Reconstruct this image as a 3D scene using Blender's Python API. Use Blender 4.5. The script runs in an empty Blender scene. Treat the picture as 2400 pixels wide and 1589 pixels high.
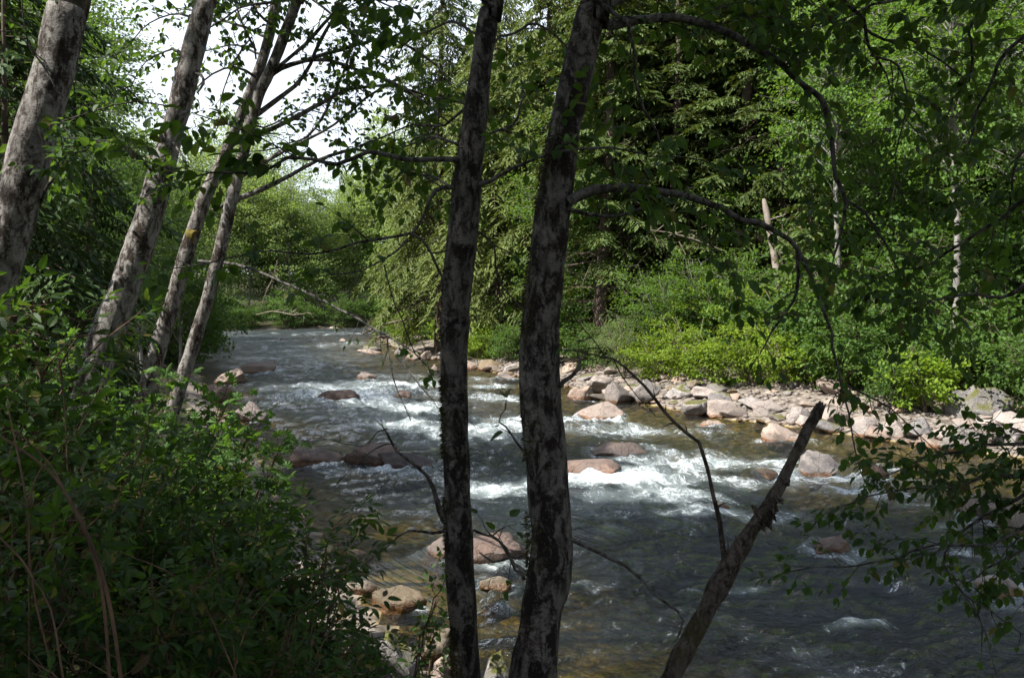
import bpy, bmesh, math, random
import numpy as np
from mathutils import Vector, Matrix

# ------------------------------------------------------------------ camera, sky, sun, exposure
EYE = 3.5          # metres above the water (z = 0)
F = 2000.0         # focal length in pixels of the 2400 px wide photograph
CX, CY = 1200.0, 715.0
scene = bpy.context.scene
COL = scene.collection
cam_data = bpy.data.cameras.new("camera")
cam = bpy.data.objects.new("camera", cam_data)
COL.objects.link(cam)
cam.location = (0, 0, EYE)
cam.rotation_euler = (math.pi / 2, 0, 0)
cam_data.sensor_width = 36.0
cam_data.lens = 36.0 * F / 2400.0
cam_data.shift_y = -(794.5 - CY) / 2400.0
cam_data.clip_start = 0.05
cam_data.clip_end = 2000.0
scene.camera = cam

SUN = Vector((-0.55, -0.29, 0.78)).normalized()
world = bpy.data.worlds.new("World")
scene.world = world
world.use_nodes = True
wt = world.node_tree
bg = wt.nodes["Background"]
sky = wt.nodes.new("ShaderNodeTexSky")
sky.sky_type = 'NISHITA'
sky.sun_disc = False
sky.sun_elevation = math.asin(SUN.z)
sky.sun_rotation = math.atan2(SUN.x, SUN.y)
sky.air_density = 1.0
sky.dust_density = 1.2
sky.ozone_density = 1.0
# a thin bright veil of cloud over the whole sky
wtc = wt.nodes.new("ShaderNodeTexCoord")
wno = wt.nodes.new("ShaderNodeTexNoise")
wno.inputs["Scale"].default_value = 2.2
wno.inputs["Detail"].default_value = 5.0
wt.links.new(wtc.outputs["Generated"], wno.inputs["Vector"])
wrm = wt.nodes.new("ShaderNodeMapRange")
wrm.inputs["From Min"].default_value = 0.3
wrm.inputs["From Max"].default_value = 0.7
wrm.inputs["To Min"].default_value = 0.6
wrm.inputs["To Max"].default_value = 0.95
wt.links.new(wno.outputs[0], wrm.inputs["Value"])
wmx = wt.nodes.new("ShaderNodeMix")
wmx.data_type = 'RGBA'
wsp = wt.nodes.new("ShaderNodeSeparateXYZ")
wt.links.new(wtc.outputs["Generated"], wsp.inputs[0])
wel = wt.nodes.new("ShaderNodeMapRange")          # the veil looks thicker towards the horizon, all the way round
wel.inputs["From Min"].default_value = 0.25
wel.inputs["From Max"].default_value = 0.9
wel.inputs["To Min"].default_value = 1.0
wel.inputs["To Max"].default_value = 0.2
wt.links.new(wsp.outputs[2], wel.inputs["Value"])
wml = wt.nodes.new("ShaderNodeMath")
wml.operation = 'MULTIPLY'
wt.links.new(wrm.outputs[0], wml.inputs[0])
wt.links.new(wel.outputs[0], wml.inputs[1])
wt.links.new(wml.outputs[0], wmx.inputs[0])
wt.links.new(sky.outputs[0], wmx.inputs[6])
wmx.inputs[7].default_value = (6.3, 6.7, 7.3, 1)
wt.links.new(wmx.outputs[2], bg.inputs[0])
bg.inputs[1].default_value = 0.092
sl = bpy.data.lights.new("sun", 'SUN')
sl.energy = 5.0
sl.angle = math.radians(0.53)
sl.color = (1.0, 0.965, 0.905)
sun = bpy.data.objects.new("sun", sl)
sun.rotation_euler = SUN.to_track_quat('Z', 'Y').to_euler()
sun.location = SUN * 60
COL.objects.link(sun)
vs = scene.view_settings
vs.view_transform = 'Standard'
vs.look = 'None'
vs.exposure = 1.38
vs.gamma = 1.0
vs.use_curve_mapping = False
scene.cycles.use_denoising = True
scene.cycles.max_bounces = 6
scene.cycles.diffuse_bounces = 3
scene.cycles.glossy_bounces = 3
scene.cycles.transmission_bounces = 3
scene.cycles.transparent_max_bounces = 8
scene.cycles.caustics_reflective = False
scene.cycles.caustics_refractive = False
scene.cycles.sample_clamp_indirect = 6.0

# ------------------------------------------------------------------ helpers
R = np.random.default_rng(7)


def P(px, py, Y):
    """photo pixel at distance Y (metres in front of the viewpoint) -> world point"""
    return np.array([(px - CX) / F * Y, Y, EYE - (py - CY) / F * Y])


def on_water(px, py, z=0.0):
    return P(px, py, (EYE - z) * F / (py - CY))


def unit(v):
    v = np.asarray(v, float)
    return v / (np.linalg.norm(v, axis=-1, keepdims=True) + 1e-9)


def _hash(i, seed):
    h = np.full(i.shape[0], (seed * 374761393 + 668265263) & 0xFFFFFFFF, dtype=np.uint64)
    for k in range(i.shape[1]):
        h = (h ^ (i[:, k].astype(np.int64) & 0xFFFFFFFF).astype(np.uint64)) * np.uint64(2654435761) & np.uint64(0xFFFFFFFF)
        h ^= h >> np.uint64(15)
        h = h * np.uint64(2246822519) & np.uint64(0xFFFFFFFF)
        h ^= h >> np.uint64(13)
    return h.astype(np.float64) / 4294967295.0


def noise(p, seed=0):
    """value noise in 0..1, p is (N, d)"""
    p = np.asarray(p, float)
    i = np.floor(p)
    f = p - i
    f = f * f * f * (f * (f * 6 - 15) + 10)
    d = p.shape[1]
    out = np.zeros(p.shape[0])
    for c in range(2 ** d):
        off = np.array([(c >> k) & 1 for k in range(d)])
        w = np.prod(np.where(off == 1, f, 1 - f), axis=1)
        out += w * _hash(i + off, seed)
    return out


def fbm(p, octaves=4, seed=0, gain=0.5):
    p = np.asarray(p, float)
    a, s, t = 1.0, 0.0, 0.0
    for k in range(octaves):
        s = s + a * noise(p * 2.0 ** k + 17.3 * k, seed + k)
        t += a
        a *= gain
    return s / t


class MB:
    """collects vertices and faces; build() links them as one mesh object"""

    def __init__(self):
        self.v, self.f3, self.f4, self.n = [], [], [], 0

    def add(self, v, tris=None, quads=None):
        v = np.asarray(v, float).reshape(-1, 3)
        if tris is not None and len(tris):
            self.f3.append(np.asarray(tris, np.int64).reshape(-1, 3) + self.n)
        if quads is not None and len(quads):
            self.f4.append(np.asarray(quads, np.int64).reshape(-1, 4) + self.n)
        self.v.append(v)
        self.n += len(v)

    def mesh(self, name, mat, smooth=True):
        me = bpy.data.meshes.new(name)
        v = np.concatenate(self.v) if self.v else np.zeros((0, 3))
        f3 = np.concatenate(self.f3) if self.f3 else np.zeros((0, 3), np.int64)
        f4 = np.concatenate(self.f4) if self.f4 else np.zeros((0, 4), np.int64)
        me.vertices.add(len(v))
        me.vertices.foreach_set("co", v.astype(np.float32).ravel())
        nl = f3.size + f4.size
        me.loops.add(nl)
        me.loops.foreach_set("vertex_index", np.concatenate([f3.ravel(), f4.ravel()]).astype(np.int32))
        npoly = len(f3) + len(f4)
        me.polygons.add(npoly)
        st = np.concatenate([np.arange(len(f3)) * 3, len(f3) * 3 + np.arange(len(f4)) * 4]).astype(np.int32)
        me.polygons.foreach_set("loop_start", st)
        me.polygons.foreach_set("use_smooth", np.full(npoly, smooth, dtype=bool))
        me.update(calc_edges=True)
        me.validate()
        if mat is not None:
            me.materials.append(mat)
        return me

    def build(self, name, mat, parent=None, smooth=True, loc=None):
        return link(name, self.mesh(name, mat, smooth), parent, loc)


def link(name, mesh, parent=None, loc=None):
    o = bpy.data.objects.new(name, mesh)
    COL.objects.link(o)
    if parent is not None:
        o.parent = parent
    if loc is not None:
        o.location = loc
    return o


def tag(o, label=None, cat=None, group=None, kind=None):
    if label:
        o["label"] = label
    if cat:
        o["category"] = cat
    if group:
        o["group"] = group
    if kind:
        o["kind"] = kind
    return o


def thing(name, label, cat, loc=(0, 0, 0), rz=0.0, group=None):
    o = bpy.data.objects.new(name, None)
    o.empty_display_size = 0.2
    COL.objects.link(o)
    o.location = loc
    o.rotation_euler = (0, 0, rz)
    return tag(o, label, cat, group)


def copy_tree(o, parent=None):
    c = o.copy()
    COL.objects.link(c)
    c.parent = parent
    for ch in list(o.children):
        copy_tree(ch, c)
    return c


def tube(mb, pts, rad, sides=8, rough=0.0, seed=0, cap=True):
    pts = np.asarray(pts, float)
    rad = np.asarray(rad, float)
    n = len(pts)
    t = np.gradient(pts, axis=0)
    t = unit(t)
    up = np.array([0.0, 0.0, 1.0]) if abs(t[0][2]) < 0.9 else np.array([1.0, 0.0, 0.0])
    a = unit(np.cross(t[0], up))
    fr = []
    for k in range(n):
        a = unit(a - t[k] * np.dot(a, t[k]))
        fr.append((a, np.cross(t[k], a)))
    A = np.array([f[0] for f in fr])
    B = np.array([f[1] for f in fr])
    th = np.arange(sides) / sides * 2 * math.pi
    dirs = A[:, None, :] * np.cos(th)[None, :, None] + B[:, None, :] * np.sin(th)[None, :, None]
    rr = np.repeat(rad[:, None], sides, 1)
    if rough:
        q = (pts[:, None, :] + dirs * rad[:, None, None]).reshape(-1, 3)
        nz = fbm(q * 7.0, 3, seed).reshape(n, sides) - 0.5 + 0.6 * (noise(q * 2.2, seed + 9).reshape(n, sides) - 0.5)
        rr = rr * (1 + rough * nz)
    v = pts[:, None, :] + dirs * rr[:, :, None]
    i = np.arange(n - 1)[:, None] * sides
    j = np.arange(sides)[None, :]
    j2 = (j + 1) % sides
    q = np.stack([i + j, i + j2, i + sides + j2, i + sides + j], -1).reshape(-1, 4)
    mb.add(v.reshape(-1, 3), quads=q)
    if cap:
        for k, rev in ((0, True), (n - 1, False)):
            c = pts[k]
            ring = v[k]
            idx = np.arange(sides)
            tri = np.stack([np.full(sides, sides), idx, (idx + 1) % sides], -1)
            if rev:
                tri = tri[:, ::-1]
            mb.add(np.vstack([ring, c]), tris=tri)


def segs_to_prisms(mb, S, sides=3):
    """S: (N, 8) rows p0 p1 r0 r1 -> thin tapered prisms"""
    S = np.asarray(S, float)
    if not len(S):
        return
    p0, p1, r0, r1 = S[:, 0:3], S[:, 3:6], S[:, 6], S[:, 7]
    t = unit(p1 - p0)
    ref = np.where(np.abs(t[:, 2:3]) < 0.9, np.array([[0, 0, 1.0]]), np.array([[1.0, 0, 0]]))
    a = unit(np.cross(t, ref))
    b = np.cross(t, a)
    th = np.arange(sides) / sides * 2 * math.pi
    d = a[:, None, :] * np.cos(th)[None, :, None] + b[:, None, :] * np.sin(th)[None, :, None]
    v = np.concatenate([p0[:, None, :] + d * r0[:, None, None], p1[:, None, :] + d * r1[:, None, None]], 1)
    base = np.arange(len(S))[:, None] * 2 * sides
    j = np.arange(sides)
    j2 = (j + 1) % sides
    q = np.stack([j, j2, j2 + sides, j + sides], -1)
    mb.add(v.reshape(-1, 3), quads=(base[:, :, None] + q[None]).reshape(-1, 4))


def smooth_line(pts, step):
    """Catmull-Rom through the points (extra columns ride along), resampled about every step metres"""
    p = np.asarray(pts, float)
    q = np.vstack([2 * p[0] - p[1], p, 2 * p[-1] - p[-2]])
    out = []
    for i in range(1, len(q) - 2):
        a, b, c, d = q[i - 1], q[i], q[i + 1], q[i + 2]
        n = max(2, int(np.linalg.norm((c - b)[:3]) / step))
        for k in range(n):
            t = k / n
            out.append(0.5 * ((2 * b) + (-a + c) * t + (2 * a - 5 * b + 4 * c - d) * t * t + (-a + 3 * b - 3 * c + d) * t ** 3))
    out.append(q[-2])
    return np.array(out)


def scatter(mb, tmpl, pos, xdir, nrm, size):
    """place a template (verts, tris) at many poses in one go"""
    tv, tt = tmpl
    pos = np.asarray(pos, float)
    if not len(pos):
        return
    x = unit(xdir)
    z = np.asarray(nrm, float)
    z = unit(z - x * np.sum(x * z, 1, keepdims=True))
    y = np.cross(z, x)
    s = np.asarray(size, float).reshape(-1, 1, 1)
    v = pos[:, None, :] + s * (tv[None, :, 0:1] * x[:, None, :] + tv[None, :, 1:2] * y[:, None, :] + tv[None, :, 2:3] * z[:, None, :])
    f = (np.arange(len(pos)) * len(tv))[:, None, None] + tt[None]
    mb.add(v.reshape(-1, 3), tris=f.reshape(-1, 3))


def pose(pos, xdir, nrm, size):
    x = unit(xdir)
    z = unit(np.asarray(nrm) - x * np.dot(x, nrm))
    y = np.cross(z, x)
    return Matrix(((x[0] * size, y[0] * size, z[0] * size, pos[0]), (x[1] * size, y[1] * size, z[1] * size, pos[1]),
                   (x[2] * size, y[2] * size, z[2] * size, pos[2]), (0, 0, 0, 1)))


# ------------------------------------------------------------------ materials
def newmat(name):
    m = bpy.data.materials.new(name)
    m.use_nodes = True
    nt = m.node_tree
    nt.nodes.clear()
    out = nt.nodes.new("ShaderNodeOutputMaterial")
    return m, nt, out


def N(nt, typ, **kw):
    n = nt.nodes.new(typ)
    for k, v in kw.items():
        if k.startswith("i_"):
            key = k[2:]
            n.inputs[int(key) if key.isdigit() else key.replace("_", " ")].default_value = v
        else:
            setattr(n, k, v)
    return n


def ramp(nt, src, stops, interp='LINEAR'):
    r = nt.nodes.new("ShaderNodeValToRGB")
    r.color_ramp.interpolation = interp
    e = r.color_ramp.elements
    while len(e) < len(stops):
        e.new(0.5)
    for k, (p, c) in enumerate(stops):
        e[k].position = p
        e[k].color = (c, c, c, 1) if isinstance(c, (int, float)) else (*c, 1)
    nt.links.new(src, r.inputs[0])
    return r.outputs[0]


def mixc(nt, fac, a, b, blend='MIX'):
    m = nt.nodes.new("ShaderNodeMix")
    m.data_type = 'RGBA'
    m.blend_type = blend
    for sock, val in ((m.inputs[0], fac), (m.inputs[6], a), (m.inputs[7], b)):
        if isinstance(val, bpy.types.NodeSocket):
            nt.links.new(val, sock)
        elif isinstance(val, (int, float)):
            sock.default_value = val
        else:
            sock.default_value = (*val, 1)
    return m.outputs[2]


def math_(nt, op, a, b=None, clamp=False):
    m = nt.nodes.new("ShaderNodeMath")
    m.operation = op
    m.use_clamp = clamp
    for k, val in enumerate((a, b)):
        if val is None:
            continue
        if isinstance(val, bpy.types.NodeSocket):
            nt.links.new(val, m.inputs[k])
        else:
            m.inputs[k].default_value = val
    return m.outputs[0]


def noise_n(nt, vec, scale, detail=4.0, rough=0.55, stretch=None, dist=0.0):
    if stretch is not None:
        mp = N(nt, "ShaderNodeMapping")
        mp.inputs["Scale"].default_value = stretch
        nt.links.new(vec, mp.inputs[0])
        vec = mp.outputs[0]
    t = N(nt, "ShaderNodeTexNoise", i_Scale=scale, i_Detail=detail, i_Roughness=rough, i_Distortion=dist)
    nt.links.new(vec, t.inputs["Vector"])
    return t.outputs[0]


def leaf_mat(name, c_dark, c_light, trans, tfac=0.4, rough=0.55, spec=0.22, worn=False):
    m, nt, out = newmat(name)
    geo = N(nt, "ShaderNodeNewGeometry")
    oi = N(nt, "ShaderNodeObjectInfo")
    r = math_(nt, 'FRACT', math_(nt, 'ADD', geo.outputs["Random Per Island"], oi.outputs["Random"]))
    col = mixc(nt, r, c_dark, c_light)
    if worn:
        col = mixc(nt, ramp(nt, r, [(0.955, 0.0), (0.965, 1.0)]), col, (0.16, 0.13, 0.03))
        col = mixc(nt, ramp(nt, r, [(0.02, 1.0), (0.03, 0.0)]), col, (0.10, 0.06, 0.03))
        tcw = N(nt, "ShaderNodeTexCoord")
        nw = noise_n(nt, tcw.outputs["Object"], 30.0, 4, 0.7)
        col = mixc(nt, ramp(nt, nw, [(0.3, 0.45), (0.6, 0.0)]), col, tuple(0.5 * q for q in c_dark))
    hs = N(nt, "ShaderNodeHueSaturation")
    nt.links.new(math_(nt, 'MULTIPLY_ADD', oi.outputs["Random"], 0.04), hs.inputs["Hue"])
    hs.inputs["Hue"].default_value = 0.5
    nt.links.remove(hs.inputs["Hue"].links[0])
    vv = math_(nt, 'ADD', math_(nt, 'MULTIPLY', oi.outputs["Random"], 0.4), 0.8)
    nt.links.new(vv, hs.inputs["Value"])
    nt.links.new(col, hs.inputs["Color"])
    pb = N(nt, "ShaderNodeBsdfPrincipled", i_Roughness=rough)
    pb.inputs["Specular IOR Level"].default_value = spec
    nt.links.new(hs.outputs[0], pb.inputs["Base Color"])
    tr = N(nt, "ShaderNodeBsdfTranslucent")
    tc = mixc(nt, 0.75, hs.outputs[0], trans)
    nt.links.new(tc, tr.inputs[0])
    mx = N(nt, "ShaderNodeMixShader", i_0=tfac)
    nt.links.new(pb.outputs[0], mx.inputs[1])
    nt.links.new(tr.outputs[0], mx.inputs[2])
    nt.links.new(mx.outputs[0], out.inputs[0])
    return m


def bark_mat(name, pale, mid, dark, moss, dark_t, moss_t, scale=1.0):
    m, nt, out = newmat(name)
    tc = N(nt, "ShaderNodeTexCoord")
    v = tc.outputs["Object"]
    n1 = noise_n(nt, v, 13.0 * scale, 7, 0.68, (1, 1, 0.55), 0.5)
    n2 = noise_n(nt, v, 7.5 * scale, 7, 0.72, (1.3, 1.3, 0.6), 0.7)
    n3 = noise_n(nt, v, 45.0 * scale, 4, 0.65, (0.7, 0.7, 1.35))
    n4 = noise_n(nt, v, 2.1 * scale, 5, 0.7, (1, 1, 0.5), 0.3)
    c = mixc(nt, ramp(nt, n1, [(0.40, 0.0), (0.58, 1.0)]), mid, pale)
    c = mixc(nt, math_(nt, 'MULTIPLY', ramp(nt, n3, [(0.40, 1.0), (0.56, 0.0)]), 0.3), c, tuple(x * 0.45 for x in mid))
    n5 = noise_n(nt, v, 1.7 * scale, 3, 0.5, (1, 1, 0.7))
    patch = math_(nt, 'ADD', n2, math_(nt, 'MULTIPLY', math_(nt, 'SUBTRACT', n1, 0.5), 0.45))
    patch = math_(nt, 'ADD', patch, math_(nt, 'MULTIPLY', math_(nt, 'SUBTRACT', n5, 0.5), 0.30))
    patch = math_(nt, 'ADD', patch, math_(nt, 'MULTIPLY', math_(nt, 'SUBTRACT', n3, 0.5), 0.16))
    dk = mixc(nt, ramp(nt, n3, [(0.35, 0.0), (0.7, 1.0)]), dark, tuple(x * 2.6 for x in dark))
    c = mixc(nt, ramp(nt, patch, [(dark_t - 0.055, 1.0), (dark_t + 0.045, 0.0)]), c, dk)
    c = mixc(nt, math_(nt, 'MULTIPLY', ramp(nt, n4, [(moss_t, 0.0), (moss_t + 0.1, 1.0)]), 0.85), c, moss)
    pb = N(nt, "ShaderNodeBsdfPrincipled", i_Roughness=0.85)
    pb.inputs["Specular IOR Level"].default_value = 0.2
    nt.links.new(c, pb.inputs["Base Color"])
    h = math_(nt, 'ADD', math_(nt, 'MULTIPLY', n1, 0.5), math_(nt, 'ADD', math_(nt, 'MULTIPLY', n3, 0.5), math_(nt, 'MULTIPLY', n2, -0.6)))
    bp = N(nt, "ShaderNodeBump", i_Strength=0.6, i_Distance=0.02)
    nt.links.new(h, bp.inputs["Height"])
    nt.links.new(bp.outputs[0], pb.inputs["Normal"])
    nt.links.new(pb.outputs[0], out.inputs[0])
    return m


def plain_mat(name, a, b, scale=8.0, rough=0.85, bump=0.3):
    m, nt, out = newmat(name)
    tc = N(nt, "ShaderNodeTexCoord")
    n1 = noise_n(nt, tc.outputs["Object"], scale, 5, 0.65)
    c = mixc(nt, ramp(nt, n1, [(0.35, 0.0), (0.65, 1.0)]), a, b)
    pb = N(nt, "ShaderNodeBsdfPrincipled", i_Roughness=rough)
    pb.inputs["Specular IOR Level"].default_value = 0.2
    nt.links.new(c, pb.inputs["Base Color"])
    bp = N(nt, "ShaderNodeBump", i_Strength=bump, i_Distance=0.02)
    nt.links.new(n1, bp.inputs["Height"])
    nt.links.new(bp.outputs[0], pb.inputs["Normal"])
    nt.links.new(pb.outputs[0], out.inputs[0])
    return m


def rock_mat(name, a, b, lichen, mossy=0.0):
    m, nt, out = newmat(name)
    tc = N(nt, "ShaderNodeTexCoord")
    geo = N(nt, "ShaderNodeNewGeometry")
    oi = N(nt, "ShaderNodeObjectInfo")
    pos = geo.outputs["Position"]
    sep = N(nt, "ShaderNodeSeparateXYZ")
    nt.links.new(pos, sep.inputs[0])
    n1 = noise_n(nt, pos, 1.6, 6, 0.65, None, 0.5)
    n2 = noise_n(nt, pos, 14.0, 5, 0.7)
    n3 = noise_n(nt, pos, 60.0, 3, 0.7)
    c = mixc(nt, ramp(nt, n1, [(0.36, 0.0), (0.64, 1.0)]), a, b)
    c = mixc(nt, math_(nt, 'MULTIPLY', ramp(nt, n2, [(0.5, 0.0), (0.66, 1.0)]), 0.55), c, lichen)
    c = mixc(nt, math_(nt, 'MULTIPLY', ramp(nt, n3, [(0.38, 1.0), (0.5, 0.0)]), 0.45), c, tuple(x * 0.4 for x in a))
    hs = N(nt, "ShaderNodeHueSaturation")
    nt.links.new(math_(nt, 'ADD', math_(nt, 'MULTIPLY', oi.outputs["Random"], 0.55), 0.7), hs.inputs["Value"])
    nt.links.new(math_(nt, 'ADD', math_(nt, 'MULTIPLY', math_(nt, 'FRACT', math_(nt, 'MULTIPLY', oi.outputs["Random"], 7.3)), 0.7), 0.6), hs.inputs["Saturation"])
    nt.links.new(c, hs.inputs["Color"])
    c = hs.outputs[0]
    # the wet band along the waterline
    wl = math_(nt, 'SUBTRACT', sep.outputs[2], math_(nt, 'MULTIPLY', n1, 0.16))
    wet = ramp(nt, wl, [(0.0, 1.0), (0.05, 0.0)])
    c = mixc(nt, wet, c, mixc(nt, 1.0, c, (0.62, 0.40, 0.24), 'MULTIPLY'))
    if mossy:
        nz = N(nt, "ShaderNodeSeparateXYZ")
        nt.links.new(geo.outputs["Normal"], nz.inputs[0])
        mm = ramp(nt, math_(nt, 'ADD', math_(nt, 'MULTIPLY', nz.outputs[2], 0.5), math_(nt, 'MULTIPLY', n1, 0.6)), [(0.78 - mossy * 0.3, 0.0), (0.88 - mossy * 0.3, 1.0)])
        c = mixc(nt, mm, c, (0.075, 0.075, 0.014))
    pb = N(nt, "ShaderNodeBsdfPrincipled")
    pb.inputs["Specular IOR Level"].default_value = 0.35
    nt.links.new(math_(nt, 'SUBTRACT', 0.75, math_(nt, 'MULTIPLY', wet, 0.5)), pb.inputs["Roughness"])
    nt.links.new(c, pb.inputs["Base Color"])
    vo = N(nt, "ShaderNodeTexVoronoi", i_Scale=2.3, feature='DISTANCE_TO_EDGE')
    vd = N(nt, "ShaderNodeVectorMath", operation='ADD')
    nt.links.new(pos, vd.inputs[0])
    vsc = N(nt, "ShaderNodeVectorMath", operation='SCALE')
    nn = N(nt, "ShaderNodeTexNoise", i_Scale=3.0, i_Detail=4.0)
    nt.links.new(pos, nn.inputs["Vector"])
    nt.links.new(nn.outputs["Color"], vsc.inputs[0])
    vsc.inputs["Scale"].default_value = 0.5
    nt.links.new(vsc.outputs[0], vd.inputs[1])
    nt.links.new(vd.outputs[0], vo.inputs["Vector"])
    crack = ramp(nt, vo.outputs["Distance"], [(0.0, 0.0), (0.03, 1.0)])
    bp = N(nt, "ShaderNodeBump", i_Strength=0.8, i_Distance=0.05)
    nt.links.new(math_(nt, 'ADD', math_(nt, 'ADD', n1, math_(nt, 'MULTIPLY', n2, 0.8)), math_(nt, 'MULTIPLY', crack, 0.35)), bp.inputs["Height"])
    nt.links.new(bp.outputs[0], pb.inputs["Normal"])
    nt.links.new(pb.outputs[0], out.inputs[0])
    return m


M = {}
M['bark_dark'] = bark_mat("alder_bark_mottled", (0.118, 0.106, 0.096), (0.030, 0.025, 0.021), (0.006, 0.0042, 0.0032), (0.028, 0.024, 0.008), 0.50, 0.60, 1.25)
M['bark_pale'] = bark_mat("alder_bark_pale", (0.21, 0.195, 0.18), (0.056, 0.047, 0.040), (0.012, 0.008, 0.0055), (0.07, 0.05, 0.014), 0.465, 0.63, 1.2)
M['bark_limb'] = bark_mat("limb_bark", (0.12, 0.112, 0.10), (0.035, 0.03, 0.026), (0.008, 0.006, 0.005), (0.04, 0.04, 0.012), 0.44, 0.62, 2.2)
M['bark_far'] = plain_mat("far_alder_bark", (0.10, 0.09, 0.078), (0.25, 0.232, 0.21), 3.0)
M['bark_con'] = plain_mat("conifer_bark", (0.05, 0.035, 0.026), (0.12, 0.09, 0.07), 4.0)
M['dead'] = plain_mat("dead_wood", (0.10, 0.08, 0.06), (0.24, 0.195, 0.15), 6.0)
M['snag'] = plain_mat("snag_wood", (0.010, 0.008, 0.006), (0.065, 0.052, 0.042), 9.0, 0.9, 0.8)
M['snag'] = bark_mat("snag_bark", (0.085, 0.068, 0.055), (0.04, 0.031, 0.024), (0.008, 0.006, 0.004), (0.035, 0.034, 0.010), 0.46, 0.56, 2.4)
M['pale_snag'] = plain_mat("pale_snag_wood", (0.14, 0.11, 0.085), (0.30, 0.26, 0.22), 3.0)
M['cane'] = plain_mat("cane_bark", (0.045, 0.026, 0.017), (0.14, 0.085, 0.055), 9.0)
M['twig'] = plain_mat("twig_bark", (0.02, 0.015, 0.011), (0.06, 0.05, 0.04), 12.0)
M['leaf_near'] = leaf_mat("alder_leaf", (0.020, 0.048, 0.012), (0.042, 0.084, 0.016), (0.12, 0.22, 0.015), 0.42, worn=True)
M['leaf_maple'] = leaf_mat("maple_leaf", (0.04, 0.09, 0.018), (0.07, 0.14, 0.025), (0.16, 0.30, 0.025), 0.42)
M['leaf_berry'] = leaf_mat("berry_leaf", (0.011, 0.032, 0.008), (0.046, 0.088, 0.015), (0.10, 0.20, 0.014), 0.4, worn=True)
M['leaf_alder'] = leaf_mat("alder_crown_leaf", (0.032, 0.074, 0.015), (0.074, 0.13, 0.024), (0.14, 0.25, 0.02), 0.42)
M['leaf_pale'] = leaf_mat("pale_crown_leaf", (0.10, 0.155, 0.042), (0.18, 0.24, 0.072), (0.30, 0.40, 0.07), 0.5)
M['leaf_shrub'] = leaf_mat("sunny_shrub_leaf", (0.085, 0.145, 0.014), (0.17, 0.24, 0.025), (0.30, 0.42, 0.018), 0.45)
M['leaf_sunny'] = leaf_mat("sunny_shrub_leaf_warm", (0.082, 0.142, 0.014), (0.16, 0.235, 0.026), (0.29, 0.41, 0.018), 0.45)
M['leaf_fresh'] = leaf_mat("fresh_crown_leaf", (0.040, 0.088, 0.015), (0.092, 0.162, 0.026), (0.19, 0.32, 0.02), 0.42)
M['leaf_willow'] = leaf_mat("willow_leaf", (0.09, 0.125, 0.05), (0.15, 0.19, 0.08), (0.2, 0.28, 0.06), 0.4)
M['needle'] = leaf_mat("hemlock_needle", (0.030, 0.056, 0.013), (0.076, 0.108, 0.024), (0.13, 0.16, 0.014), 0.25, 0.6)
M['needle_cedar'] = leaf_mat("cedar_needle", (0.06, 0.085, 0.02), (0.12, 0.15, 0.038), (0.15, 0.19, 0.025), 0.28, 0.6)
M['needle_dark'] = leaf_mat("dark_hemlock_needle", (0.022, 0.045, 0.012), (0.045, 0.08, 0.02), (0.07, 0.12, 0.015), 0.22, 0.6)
M['rock'] = rock_mat("granite", (0.19, 0.155, 0.132), (0.29, 0.22, 0.178), (0.30, 0.262, 0.232))
M['rock_dark'] = rock_mat("wet_granite", (0.09, 0.065, 0.055), (0.16, 0.105, 0.08), (0.15, 0.13, 0.115))
M['rock_moss'] = rock_mat("mossy_granite", (0.14, 0.125, 0.115), (0.24, 0.20, 0.18), (0.34, 0.32, 0.30), 0.35)
M['rock_cap'] = rock_mat("moss_capped_granite", (0.11, 0.10, 0.095), (0.19, 0.165, 0.15), (0.36, 0.345, 0.33), 0.62)
M['rock_tan'] = rock_mat("tan_granite", (0.10, 0.076, 0.047), (0.165, 0.125, 0.078), (0.165, 0.145, 0.11))


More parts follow.
